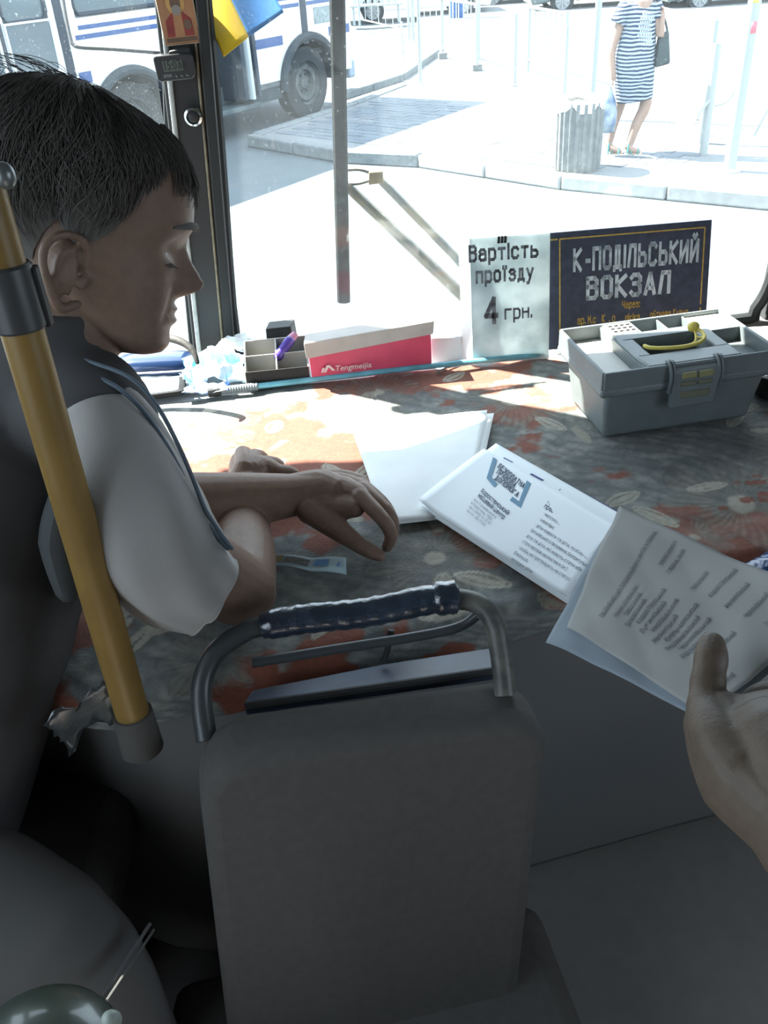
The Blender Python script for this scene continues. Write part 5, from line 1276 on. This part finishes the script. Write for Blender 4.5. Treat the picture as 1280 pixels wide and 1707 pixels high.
fs = [(i*NT2+k, i*NT2+(k+1) % NT2, (i+1)*NT2+(k+1) % NT2, (i+1)*NT2+k) for i in range(NZ2) for k in range(NT2)]
fs.append(tuple(NZ2*NT2+k for k in range(NT2)))
cap.add(vs, fs)
hobj = cap.build('hair', hair_m, DR, angle=180)
# ---- strands
st = MB(); r = random.Random(4)
def strand(path, rad):
    st.tube(path, [rad]*(len(path)-1)+[rad*.3], n=3, caps=None)
for i in range(2600):
    th = r.uniform(-PI, PI)
    if r.random() < .45: th = r.uniform(-.2, PI*.98)         # more on the seen side and the outline
    z0 = r.uniform(.02, .101); L = r.uniform(.04, .10); dr_ = r.uniform(-.25, .25); e = r.uniform(.0005, .004)
    path = []
    for k in range(7):
        t = k/6; z = z0-L*t*.8; thk = th+dr_*t
        if z < hairline(thk)-.006: break
        x, y = head_point(z, thk, off=hair_off(z, thk)+e*(1+t*.6), detail=False)
        path.append(hw(x, y, z+.007*max(0, (z-.05)/.05)))
    if len(path) > 2: strand(path, .00042)
# flyaways on the crown and back: arcs lifted off the outline
for i in range(150):
    px0 = r.uniform(-10, 190); py0 = np.interp(px0, [-10, 40, 100, 160, 200], [160, 140, 126, 137, 162])
    a0 = ipx(px0, py0+14); d_ = r.choice([-1, 1, 1]); Lx = r.uniform(.02, .06); hh = r.uniform(.001, .008)
    y0 = r.uniform(-.03, .03); dz = -.35*Lx*(1 if px0 > 100 else .1)
    strand([hw(a0[0]+d_*Lx*t, y0+.01*t, a0[1]-.006+hh*math.sin(t*PI*.8)+dz*t*(d_ > 0)) for t in (0, .2, .4, .6, .8, 1)], .00035)
for i in range(60):     # tuft at the left edge
    a0 = ipx(r.uniform(-5, 35), 168); an = r.uniform(.5, 2.6); L = r.uniform(.01, .026); y0 = r.uniform(-.02, .03)
    strand([hw(a0[0]+math.cos(an)*L*t, y0, a0[1]+math.sin(an)*L*t-.004*t*t) for t in (0, .35, .7, 1)], .00035)
# fringe hanging over the forehead
for i in range(330):
    y0 = r.uniform(-.04, .045); u = r.random(); yy = [y0+r.uniform(-.006, .006)*t for t in (0, .25, .5, .75, 1)]
    ptsx = [(275, 225), (300, 252), (316, 285), (324, 315), (320+r.uniform(-10, 8), 338+r.uniform(-26, 16))]
    inn = r.uniform(0, 20)*(abs(y0)/.045)
    strand([hw(ipx(px_-inn*(.4+.6*q), py_)[0], yy[q], ipx(px_, py_)[1]) for q, (px_, py_) in enumerate(ptsx)], .00042)
for i in range(46):     # separate locks beside the temple
    y0 = r.uniform(.03, .058); x0 = r.uniform(270, 300)
    pts_ = [(x0-25, 228), (x0, 262), (x0+6, 290), (x0+6+r.uniform(-4, 8), 312), (x0+r.uniform(-4, 14), 330)]
    strand([hw(ipx(a, b_)[0], y0+.006*q/4, ipx(a, b_)[1]) for q, (a, b_) in enumerate(pts_)], .0004)
s_ = st.build('hair_strands', mat('hair strand', (.12, .112, .105), .9, spec=.03), hobj, angle=180); s_['kind'] = 'stuff'

# ---- shirt: dark trunk with hem, light sleeves, blue piping
shd = mat('dark charcoal jersey', (.080, .078, .080), .95, spec=.1); shl = mat('light grey jersey', (.35, .335, .32), .85, spec=.15, bump=.15, bscale=900, sheen=.1)
pip = mat('slate blue piping', (.10, .135, .17), .7)
tb_ = MB()
hipc = V((-.64, .72, 1.36)); chest = V((-.50, .86, 1.66)); nb_ = V(P(50, 640, .98))
tb_.tube([hipc, hipc.lerp(chest, .5), chest, nb_+Vector((-.02, .0, -.03))], [.175, .175, .170, .10], n=32, sub=4, caps='round')
tb_.tube([nb_+Vector((0, 0, -.02)), V(P(130, 672, .93)), V(P(165, 705, .91))], [.070, .066, .062], n=24, sub=3, caps='round')
tb_.tube([nb_+Vector((0, .02, -.02)), LS+Vector((-.05, -.02, 0)), LS], [.065, .062, .052], n=24, sub=3, caps='round')
tb_.tube([hw(-.045, 0, -.10), V(P(82, 606, .94)), V(P(60, 640, .97))], [.060, .067, .085], n=24, sub=2)
trunk = put('shirt', remesh(tb_, .006, 6), shd, DR, fix=False, angle=180)
# sleeve loft near arm: defined by picture left/right edges at a depth
def sleeve(stations, n=40, m=shl, par=DR, name='sleeve', wob=.004):
    rings = []
    for (c, rx, ry, ax) in stations:
        ax = V(ax).normalized(); u = V(vr)-ax*V(vr).dot(ax); u.normalize(); v = ax.cross(u)
        rings.append([V(c)+u*(ry*math.cos(a))+v*(rx*math.sin(a)) for a in [2*PI*k/n for k in range(n)]])
    R2 = []
    for i in range(len(rings)-1):
        for q in range(5):
            t = q/5; p0 = rings[max(i-1, 0)]; p1 = rings[i]; p2 = rings[i+1]; p3 = rings[min(i+2, len(rings)-1)]
            R2.append([.5*((2*b1)+(c1-a1)*t+(2*a1-5*b1+4*c1-d1)*t*t+(3*b1-a1-3*c1+d1)*t**3) for a1, b1, c1, d1 in zip(p0, p1, p2, p3)])
    R2.append(rings[-1]); N = len(R2)
    for i, rg in enumerate(R2):
        cen = sum(rg, Vector())/n; t = i/(N-1)
        for k in range(n):
            a = 2*PI*k/n
            w_ = wob*(math.sin(a*3+t*7)*.6+.5*math.sin(a*7-t*9)+.8*math.sin(a*5+t*4)*t)*t*1.3; rg[k] = cen+(rg[k]-cen)*(1+w_/.055)
    b = MB(); vs = [p for rg in R2 for p in rg]; b.add(vs, [(i*n+k, i*n+(k+1) % n, (i+1)*n+(k+1) % n, (i+1)*n+k) for i in range(N-1) for k in range(n)])
    return b.build(name, m, par, angle=180, solid=.003), R2
def pm_(x0, y0, x1, y1, a): return V(P((x0+x1)/2, (y0+y1)/2, a)), math.hypot(x1-x0, y1-y0)*a/F/2
st_ = []
for (x0, y0, x1, y1, a, ry) in [(118, 742, 214, 650, .90, .060), (118, 815, 262, 700, .895, .068), (135, 895, 305, 775, .895, .072), (165, 962, 340, 843, .905, .070), (212, 1008, 366, 888, .92, .062), (262, 1034, 382, 906, .93, .056), (318, 1044, 392, 930, .94, .048)]:
    c, h_ = pm_(x0, y0, x1, y1, a); st_.append((c, h_, ry, None))
for i in range(len(st_)):
    a = st_[min(i+1, len(st_)-1)][0]-st_[max(i-1, 0)][0]; st_[i] = (st_[i][0], st_[i][1], st_[i][2], a)
slo, SR = sleeve(st_)
hem = [p.copy() for p in SR[-1]]
MB().tube(hem, .0022, n=6, closed=True).build('hem', shl, slo)
# raglan seam piping: from the collar over the shoulder down the front edge of the sleeve
def onedge(px, py, a): return V(P(px, py, a))
for off_, rr_ in ((-7, .0024), (17, .0022)):
    pts = [(92+off_, 598-off_*.4, .885), (140+off_, 614-off_*.5, .875), (200+off_, 640-off_*.6, .865), (245+off_, 682-off_*.3, .865), (285+off_*.8, 745, .870), (312+off_*.6, 800, .878), (334+off_*.5, 850, .886), (360+off_*.4, 888, .895), (381+off_*.3, 914, .905)]
    MB().tube([onedge(*q) for q in pts], rr_, n=8, sub=4, caps='round').build('piping', pip, slo)
MB().tube([onedge(x, y, a) for (x, y, a) in [(96, 606, .890), (150, 628, .885), (205, 655, .880), (248, 700, .882), (288, 765, .888), (316, 815, .894), (345, 868, .902), (372, 905, .912)]], [.010, .012, .012, .012, .011, .010, .010, .007], n=12, sub=4, flat=.6).build('shoulder_band', shl, slo)
# far sleeve
st2 = []
for (c, rx, ry) in [(LS+Vector((-.03, -.01, .02)), .062, .062), (LS.lerp(LE, .35), .062, .062), (LS.lerp(LE, .75), .060, .060)]: st2.append((c, rx, ry, LE-LS))
sleeve(st2, n=28)
# light side panel low on the trunk (behind the pole)
MB().tube([V(P(105, 850, .93)), V(P(100, 900, .94)), V(P(112, 965, .95))], [.030, .034, .026], n=16, sub=3, flat=.6, caps='round').build('shirt_panel', mat('grey jersey panel', (.075, .082, .085), .9), DR)
# collar edge
MB().tube([V(P(100, 592, .90)), V(P(150, 604, .93)), V(P(180, 622, .97)), V(P(205, 640, 1.0))], .006, n=8, sub=4, caps='round').build('collar', mat('grey collar', (.20, .21, .22), .85), DR)
# legs in dark trousers on the seat
lg = MB()
lg.tube([hipc+Vector((.02, -.06, -.04)), hipc+Vector((.22, -.14, -.10)), hipc+Vector((.27, -.15, -.26)), hipc+Vector((.27, -.14, -.42))], [.10, .085, .065, .055], n=20, sub=3, caps='round')
lg.tube([hipc+Vector((-.04, .10, -.04)), hipc+Vector((-.0, .16, -.10)), hipc+Vector((.0, .16, -.42))], [.10, .085, .055], n=20, sub=3, caps='round')
put('trousers', remesh(lg, .008, 3), mat('dark trousers', (.105, .10, .097), .9), DR, fix=False, angle=180)
# ================================================================== CABIN FITTINGS NEAR THE CAMERA
# yellow grab pole
yp = mat('ochre yellow paint', (.25, .15, .04), .4, noise=.15, nscale=18, spec=.5, bump=.05, bscale=200)
pa = V(P(-38, 290, .665)); pb_ = V(P(221, 1190, .94))
T = thing('grab_pole', 'ochre yellow slanting grab pole with a black clamp in front of the driver', 'pole', tuple(pb_))
MB().tube([pa+(pa-pb_)*.0, pb_], .0176, n=32).build('tube', yp, T)
d = (pb_-pa).normalized()
c0 = V(P(8, 440, .70)); c1 = V(P(36, 548, .725))
c0 = pa+d*((c0-pa).dot(d)); c1 = pa+d*((c1-pa).dot(d))
MB().tube([c0, c0+d*.002, c1-d*.002, c1], [.0200, .0215, .0215, .0200], n=32).build('clamp', mat('dark clamp', (.05, .052, .055), .35, spec=.6), T)
MB().box((c0+c1)/2+IR*.022, (.006, .012, .05)).build('clamp_lug', blk, T, bevel=.002)
MB().tube([pa-d*.085, pa+d*.0], [.014, .0178], n=24).build('end_socket', mat('black socket', (.045, .045, .045), .4), T)
MB().ell(V(P(8, 293, .655)), (.008, .008, .010)).build('bolt', mat('dull steel bolt', (.20, .22, .22), .35, metal=.6), T)
MB().tube([pb_-d*.002, pb_+d*.05], [.021, .023], n=24).build('base_socket', blkf, T)

# seat back in front of the camera, with rail
sb = []
A = V(P(322, 1190, .93)); B = V(P(886, 1118, 1.0))
X = (B-A).normalized(); N = Vector((X.y, -X.x, 0)).normalized(); Lb = (B-A).length; Z = N.cross(X).normalized()
if Z.z < 0: Z = -Z
Dn = -Z+N*.10; Dn.normalize()
T = thing('passenger_seat', 'black upholstered seat back in the foreground under the taped handrail', 'seat', tuple(A.lerp(B, .5)-Z*.6))
out_ = [(0, -.62), (Lb, -.62), (Lb, -.045), (Lb-.012, -.016), (Lb-.045, 0), (.06, 0), (.02, -.012), (0, -.045)]
MB().prism(out_, A-N*.0, X, -Dn, .07, N).build('backrest', blkf, T, bevel=.02, seg=4)
# zip line
zp = mat('steel zip teeth', (.16, .17, .18), .4, metal=.5)
b = MB()
z0 = V(P(500, 1186, .945)); z1 = V(P(546, 1179, .948))
T2 = b
for k in range(13): b.box(z0.lerp(z1, k/12), (.0016, .002, .0035))
o = b.build('zip_teeth', zp, T); o['kind'] = 'stuff'
MB().box(A.lerp(B, .5)+N*.22-Z*.52, (.52, .46, .10), rot=math.atan2(X.y, X.x)).build('seat_cushion', blkf, T, bevel=.03, seg=3)
for s_ in (.12, .32):
    MB().box(A+X*s_+N*.12-Z*.60+Vector((0, 0, -.0)), (.04, .12, .12), rot=math.atan2(X.y, X.x)).build('seat_leg', blkf, T)

T = thing('handrail', 'black bent tube handrail wrapped in glossy blue tape at its top', 'handrail', tuple(A.lerp(B, .5)))
rl = mat('worn dark tube paint', (.05, .053, .05), .45, c2=(.17, .165, .14), nscale=30, spec=.5)
rk = mat('black tube paint', (.045, .05, .052), .35, spec=.5)
MB().tube([P(345, 1235, .94), P(336, 1170, .95), P(340, 1125, .955), P(362, 1085, .96), P(400, 1058, .965), P(440, 1043, .97), P(600, 1020, .98), P(750, 998, .985)], .0115, n=18, sub=5).build('tube', rk, T)
MB().tube([P(750, 998, .985), P(785, 1002, .985), P(810, 1016, .982), P(826, 1045, .978), P(832, 1075, .975), P(838, 1118, .97), P(842, 1160, .965)], .0118, n=18, sub=5).build('tube', rl, T)
MB().tube([P(420, 1105, .99), P(560, 1082, 1.0), P(700, 1060, 1.0), P(765, 1045, 1.0), P(795, 1025, .995)], .006, n=12, sub=4).build('lower_tube', rk, T)
tape = mat('glossy blue black tape', (.022, .036, .06), .25, c2=(.008, .014, .024), nscale=40, bump=.5, bscale=70, spec=.9, coat=.6)
r = random.Random(9); n = 46; pts = []; rs = []
t0 = P(436, 1044, .968); t1 = P(758, 996, .982)
for k in range(n): 
    t = k/(n-1); pts.append(V(t0).lerp(V(t1), t)+Vector((0, 0, .002*math.sin(t*9)))); rs.append(.0165+.0005*math.sin(k*1.7)+.0006*r.random()+(.0022 if t > .9 else 0)-(.003 if t < .03 else 0))
MB().tube(pts, rs, n=24).build('tape_wrap', tape, T)
MB().tube([V(t1)-Vector((.004, 0, 0)), V(t1)+Vector((.003, .001, -.0005))], [.0195, .0150], n=24).build('tape_end', tape, T)

# sloping blue grey ledge plate between seat and engine cover
lp = mat('blue grey painted ledge', (.052, .072, .115), .4, c2=(.03, .038, .058), nscale=14, spec=.5)
q = [P(405, 1172, .985), P(835, 1112, 1.02), P(822, 1078, 1.06), P(640, 1106, 1.05), P(420, 1150, 1.02)]
T = thing('ledge_plate', 'narrow blue grey painted ledge between the seat back and the engine cover', 'ledge', tuple(q[0]))
vs = [V(p) for p in q]; vs2 = [p+Vector((0, 0, -.02)) for p in vs]; m_ = len(q)
MB().add(vs+vs2, [tuple(range(m_)), tuple(range(m_, 2*m_))[::-1]]+[(i, m_+i, m_+(i+1) % m_, (i+1) % m_) for i in range(m_)]).build('plate', lp, T, bevel=.003)
MB().tube([P(410, 1178, .98), P(830, 1118, 1.015)], .005, n=8).build('lip', blk, T)
MB().tube([P(640, 1102, 1.04), P(648, 1075, 1.04), P(652, 1050, 1.035)], .004, n=8).build('bracket', blk, T)
# second dark ledge step behind (olive edge)
ol2 = mat('olive edge strip', (.07, .08, .04), .6)
b = MB(); b.tube([onz(700, 1062, 1.455), onz(800, 1042, 1.455), onz(905, 1018, 1.455), onz(1010, 985, 1.46)], .006, n=8, sub=2)
tag(b.build('edge_trim', ol2), 'dark olive edging strip along the near side of the engine cover', 'trim')

# clear wrapper near the pole foot
b = crumple(MB(), V(P(150, 1212, .93)), (IR*.8+IU*.5).normalized(), (IU*.8-IR*.3-vr*.3).normalized(), .075, .05, 14, 10, .022, 91)
tag(b.build('plastic_film', mat('dim clear film', (.05, .062, .07), .15, spec=.9, alpha=.6, coat=.5), solid=.0006, angle=15), 'crumpled clear plastic film at the foot of the yellow pole', 'film')
# green glossy knob bottom left
gk = mat('glossy dark green enamel', (.045, .06, .045), .35, spec=.6, coat=.6)
c = V(P(66, 1790, .62)); T = thing('round_knob', 'glossy dark green rounded cap at the bottom left corner', 'knob', tuple(c))
b = MB(); b.ell(c, (.060, .060, .040), nu=40, nv=24); b.build('cap', gk, T)
MB().tube([c+Vector((0, 0, -.03)), c+Vector((0, 0, -.30))], .02, n=16).build('stem', blk, T)
MB().ell(V(P(186, 1700, .60)), (.007, .006, .008)).build('screw', mat('pale screw', (.3, .34, .3), .4), T)
# thin rods running up from it
T = thing('lever', 'two thin parallel dark rods rising behind the green cap', 'lever', tuple(P(165, 1665, .9)))
dk2 = mat('dull grey rod', (.11, .11, .11), .5)
MB().tube([P(165, 1672, .9), P(250, 1540, 1.0)], .0022, n=8).build('rod', dk2, T); MB().tube([P(178, 1668, .9), P(256, 1550, 1.0)], .0018, n=8).build('rod', dk2, T)

# driver's seat back (dark), behind his back at the left edge
b = MB()
rings = []
c_ = V((-.765, .66, 1.30)); 
for zz, hx_, hy_ in [(-.1, .07, .21), (.0, .085, .23), (.25, .08, .235), (.50, .07, .22), (.60, .055, .19), (.63, .03, .15)]:
    rings.append([c_+Vector((hx_*math.copysign(abs(math.cos(a))**.5, math.cos(a)), hy_*math.copysign(abs(math.sin(a))**.5, math.sin(a)), zz)) for a in [2*PI*k/36 for k in range(36)]])
T = thing('driver_seat', 'dark seat under the driver, mostly hidden by him at the left edge', 'seat', (-.62, .66, FLZ))
loft(b, rings); b.build('backrest', blkf, T, angle=60)
MB().box((-.60, .66, 1.20), (.46, .46, .10)).build('seat_cushion', blkf, T, bevel=.03, seg=3)
MB().box((-.60, .66, 1.0), (.20, .20, .32)).build('pedestal', blk, T, bevel=.01)

# dark band arching over the glasses case
b = MB()
swm = mat('brown black band', (.035, .031, .027), .7, noise=.3, nscale=60, bump=.2, bscale=120)
pts = [V(P(*q)) for q in [(150, 612, 1.60), (175, 580, 1.61), (215, 562, 1.61), (262, 561, 1.60), (298, 568, 1.58), (320, 583, 1.57), (329, 604, 1.565)]]
b.tube(pts, [.006, .0075, .0085, .0082, .0075, .006, .004], n=12, sub=5, flat=.8, caps='round')
tag(b.build('curved_handle', swm), 'dark curved band arching above the navy case behind the chin', 'handle')

# ------------------------------------------------------------------ things on the pillar
def pp(x, y, o=.0):        # on pillar face plane
    return V(onplane(x, y, (0, YW-.038, 1.46), (0, 1, .10)))-Vector((0, o, 0))
pX = (pp(330, 60)-pp(272, 66)).normalized(); pN = Vector((0, -1, -.10)).normalized(); pY = pN.cross(pX).normalized()
if pY.z < 0: pY = -pY
# icon card
iw = (pp(330, 60)-pp(272, 66)).length; O = pp(277, 76, .002)
T = thing('icon_card', 'small framed card of a bearded saint at the top of the pillar', 'card', tuple(O))
gd = mat('warm parchment print', (.36, .17, .075), .6, noise=.2, nscale=30); goldf = mat('pale frame', (.55, .50, .38), .4)
MB().prism([(0, 0), (iw, 0), (iw, .075), (iw*.75, .095), (iw*.25, .095), (0, .075)], O, pX, pY, .0015, pN).build('card', gd, T)
MB().tube([O+pX*0, O+pY*.075, O+pX*iw*.25+pY*.095, O+pX*iw*.75+pY*.095, O+pX*iw+pY*.075, O+pX*iw], .0016, n=6, closed=True).build('frame', goldf, T)
fig = mat('dusky red robe print', (.26, .035, .03), .7, noise=.3, nscale=60); face_ = mat('brown face print', (.12, .07, .045), .7); beard = mat('grey beard print', (.22, .20, .18), .8); halo = mat('ochre halo print', (.45, .26, .08), .6)
def disc(cx_, cy_, rx, ry, l): return [(cx_+rx*math.cos(2*PI*k/20), cy_+ry*math.sin(2*PI*k/20)) for k in range(20)], l
for nm, (pl, l), m_ in [('halo', disc(iw*.5, .060, .015, .016, .0016), halo), ('robe', ([(iw*.12, .012), (iw*.88, .012), (iw*.86, .036), (iw*.66, .046), (iw*.34, .046), (iw*.14, .036)], .0016), fig), ('stole', ([(iw*.34, .012), (iw*.62, .012), (iw*.62, .045), (iw*.38, .045)], .0020), gd), ('face', disc(iw*.5, .060, .0085, .0115, .0020), face_), ('beard', disc(iw*.5, .050, .0075, .0075, .0024), beard), ('medallion', disc(iw*.74, .028, .0065, .0075, .0024), face_), ('caption', ([(.004, .004), (iw-.004, .004), (iw-.004, .010), (.004, .010)], .0018), face_)]:
    MB().prism(pl, O+pN*l, pX, pY, .0003, pN).build(nm, m_, T, smooth=False)
# clock
O = pp(267, 133, .006); cw = (pp(330, 128)-pp(267, 133)).length
T = thing('digital_clock', 'small black digital clock fixed on the pillar below the saint card', 'clock', tuple(O))
ch_ = cw*.62
MB().prism([(.004, 0), (cw-.006, 0), (cw, .006), (cw+.001, ch_-.006), (cw-.005, ch_), (.003, ch_), (0, ch_-.004), (0, .004)], O, pX, pY, .016, pN).build('clock_case', mat('glossy black plastic', (.03, .03, .032), .3, spec=.5), T, bevel=.002)
lcd = mat('grey green display', (.085, .105, .085), .3, spec=.5)
MB().prism([(.014, ch_*.38), (cw-.018, ch_*.38), (cw-.018, ch_*.80), (.014, ch_*.80)], O+pN*.016, pX, pY, .0006, pN).build('display', lcd, T)
b = MB(); letter(b, '15:07', O+pX*.017+pY*(ch_*.44)+pN*.0168, pX, pY, .021, fit=cw*.42, bold=.02, lift=.0004); letter(b, '38', O+pX*(cw*.64)+pY*(ch_*.44)+pN*.0168, pX, pY, .013, fit=.010, bold=.02, lift=.0004)
b.build('digits', mat('lcd digits', (.015, .02, .015), .5), T)
b = MB(); letter(b, 'ВРЕМЯ', O+pX*.012+pY*(ch_*.16)+pN*.016, pX, pY, .006, fit=.013, lift=.0006); b.build('small_print', mat('dim print', (.3, .3, .3), .6), T)
for k in range(3): MB().ell(O+pX*(cw*(.52+.14*k))+pY*(ch_*.18)+pN*.016, (.0022, .0016, .0022), nu=10, nv=8).build('button', lcd, T)
O = pp(283, 98, .004)
MB().prism([(0, 0), (.040, 0), (.038, .018), (.004, .014)], O, pX, pY, .014, pN).build('mounting_block', blk, T, bevel=.002)
# knob screw cap
O = pp(323, 193, .002)
T = thing('cover_cap', 'round black plug with a shiny chrome ring on the pillar', 'cap', tuple(O))
Mk = Matrix((pX, pY, pN)).transposed()
MB().lathe([(0, 0), (.0145, 0), (.0165, .003), (.0155, .007), (.0115, .010), (.0100, .006), (0, .006)], O, n=32, M=Mk).build('ring', mat('worn chrome', (.55, .55, .53), .18, metal=1), T)
MB().ell(O+pN*.007, (.0098, .0045, .0098)).build('plug', blk, T)

# flag: two bands hanging from above, tilted
T = thing('flag', 'small yellow and blue flag hanging in front of the pillar and bus', 'flag', tuple(P(385, 0, 1.5)))
yf_ = mat('yellow flag cloth', (.72, .46, .01), .8); bf_ = mat('blue flag cloth', (.0, .12, .34), .8)
af = 1.50
def fq(quad, name, m_):
    q = [V(P(x, y, af)) for x, y in quad]; vs = []; nu, nv_ = 14, 14
    for i in range(nu+1):
        for j in range(nv_+1):
            u = i/nu; v = j/nv_; p = (q[0]*(1-u)+q[1]*u)*(1-v)+(q[3]*(1-u)+q[2]*u)*v
            d_ = (p-V(P(400, 0, af))).dot(IR); vs.append(p+vr*(.006*math.sin(d_*45)))
    b = MB().add(vs, [(i*(nv_+1)+j, (i+1)*(nv_+1)+j, (i+1)*(nv_+1)+j+1, i*(nv_+1)+j+1) for i in range(nu) for j in range(nv_)])
    return b.build(name, m_, T, angle=180, solid=.0012)
fq([(372, 96), (415, 61), (362, -45), (312, -38)], 'yellow_band', yf_)
fq([(415, 61), (473, 20), (430, -60), (362, -45)], 'blue_band', bf_)
MB().tube([P(305, -40, af), P(440, -70, af)], .003, n=8).build('flag_stick', white_p, T)

# ------------------------------------------------------------------ PASSENGER'S HAND WITH FOLDED SHEETS
hp_ = mat('grey crumpled print paper', (.30, .30, .29), .85, noise=.06, nscale=18, bump=.25, bscale=14); hp2_ = mat('blue grey back sheet', (.21, .245, .28), .8)
def pq(pts): return [V(P(*p)) for p in pts]
fr = pq([(945, 1046, .770), (1168, 1186, .640), (1420, 1010, .60), (1036, 848, .825)])
def hz(q, amp=.004, seed=0):
    n_ = (q[1]-q[0]).cross(q[3]-q[0]).normalized()
    if n_.z < 0: n_ = -n_
    return n_
n_ = hz(fr)
def sheetw(u, v): return .004*math.sin(u*5+v*2)+.0012*math.sin(u*13-v*9)+.0012*abs(math.sin(v*11+u*9))+.010*u*(1-u)*0
def sheet(quad, name, m_, par, off=0, f=sheetw, nu=40, nv_=40, th=.0005):
    vs = []
    for i in range(nu+1):
        for j in range(nv_+1):
            u = i/nu; v = j/nv_; p = (quad[0]*(1-u)+quad[1]*u)*(1-v)+(quad[3]*(1-u)+quad[2]*u)*v
            vs.append(p+n_*(f(u, v)+off))
    return MB().add(vs, [(i*(nv_+1)+j, (i+1)*(nv_+1)+j, (i+1)*(nv_+1)+j+1, i*(nv_+1)+j+1) for i in range(nu) for j in range(nv_)]).build(name, m_, par, angle=180, solid=th)
T = thing('folded_papers', 'grey creased printed sheets held out by the hand at the right', 'papers', tuple(fr[0]))
fo = sheet(fr, 'front_sheet', hp_, T)
bk = pq([(905, 1066, .775), (1168, 1192, .648), (1420, 1020, .612), (1034, 850, .832)])
sheet(bk, 'back_sheet', hp2_, T, off=-.005)
# print: lines run bottom-left -> top-right across the sheet
b = MB(); r = random.Random(12)
words = ['Апеляційний суд Житомирської області', 'Овруцький', 'Олевський', 'Коростенський', 'Лугинський', 'Народицький', 'Малинський', 'Ємільчинський', 'Радомишльський', 'Черняхівський', 'Хорошівський', 'Брусилівський', 'Попільнянський']
def textline(u, v0, v1, t, sz):
    p0 = (fr[0]*(1-u)+fr[1]*u)*(1-v0)+(fr[3]*(1-u)+fr[2]*u)*v0; p1 = (fr[0]*(1-u)+fr[1]*u)*(1-v1)+(fr[3]*(1-u)+fr[2]*u)*v1
    X = (p1-p0); L = X.length; X.normalize(); Y = n_.cross(X).normalized()
    vs, fs = text_geo(t, 1.0, bold=.02)
    x0 = min(q[0] for q in vs); x1 = max(q[0] for q in vs); k = L/(x1-x0)
    b.add([p0+X*((q[0]-x0)*k)+Y*(q[1]*sz)+n_*(sheetw(u, v0+(v1-v0)*(q[0]-x0)/(x1-x0))+.0012) for q in vs], fs)
textline(.23, .18, .93, 'Офіційний веб-сайт Координаційного центру з надання', .0062)
textline(.33, .72, .93, 'правової допомоги', .0058); textline(.38, .70, .90, 'гаряча лінія', .0058)
for k in range(13):
    u = .30+.041*k; a = .22+.02*r.random()+.05*(k % 2); textline(u, a, a+r.uniform(.16, .34), words[k], .0058)
for k in range(5):
    u = .52+.085*k; textline(u, .66+.02*r.random(), .66+r.uniform(.16, .28), words[(k*3) % 13], .0056)
for k in range(4): textline(.84+.035*k, .12, .12+r.uniform(.12, .2), words[k+2], .0056)
o = b.build('printed_text', mat('pale grey print', (.14, .145, .16), .8), fo); o['kind'] = 'stuff'

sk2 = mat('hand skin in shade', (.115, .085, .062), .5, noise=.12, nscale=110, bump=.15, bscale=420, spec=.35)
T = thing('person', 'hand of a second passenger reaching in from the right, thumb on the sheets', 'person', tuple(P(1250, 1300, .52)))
TP = lambda x, y, a: V(P(x, y, a))
segs = [([TP(1186, 1076, .622), TP(1185, 1098, .615), TP(1182, 1118, .610), TP(1180, 1136, .606), TP(1178, 1158, .600), TP(1180, 1185, .592), TP(1200, 1235, .570), TP(1240, 1290, .55)], [.0100, .0120, .0113, .0124, .0117, .0145, .0200, .025]),
        ([TP(1205, 1215, .590), TP(1250, 1290, .560), TP(1330, 1370, .52), TP(1430, 1500, .48)], [.026, .034, .031, .030]),
        ([TP(1230, 1220, .585), TP(1290, 1215, .575), TP(1350, 1230, .57)], [.022, .026, .030]),
        ([TP(1290, 1250, .56), TP(1360, 1330, .52), TP(1400, 1430, .50)], [.034, .034, .030]),
        # index finger over the near edge at the right, remaining fingers below the sheets
        ([TP(1345, 1215, .575), TP(1318, 1175, .590), TP(1285, 1160, .600), TP(1258, 1166, .604)], [.015, .0125, .0112, .0092])]
for k in range(3):
    x0 = 1310+28*k; segs.append(([TP(x0+30, 1240, .60), TP(x0, 1180, .655), TP(x0-60, 1130, .70), TP(x0-110, 1100, .715)], [.0145, .0118, .0105, .0085]))
FA = [TP(1330, 1370, .52), TP(1430, 1500, .48), V((.42, .06, 1.62)), V((.62, -.16, 1.60))]
segs.append(([FA[0], FA[1], FA[1].lerp(FA[2], .5), FA[2], FA[2].lerp(FA[3], .3)], [.031, .030, .036, .043, .046]))
hb = MB()
for pts, rs in segs: hb.tube(pts, rs, n=18, sub=4, caps='round')
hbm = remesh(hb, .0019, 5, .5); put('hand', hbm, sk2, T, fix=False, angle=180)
# thumb nail on the far side and skin folds
nd = (TP(1186, 1078, .622)-TP(1184, 1108, .613)).normalized()
MB().tube([FA[2]+(FA[1]-FA[2])*.15, FA[2], FA[3]], [.050, .056, .075], n=28, sub=3, caps='round').build('sleeve', mat('dark sleeve', (.08, .075, .07), .9), T)
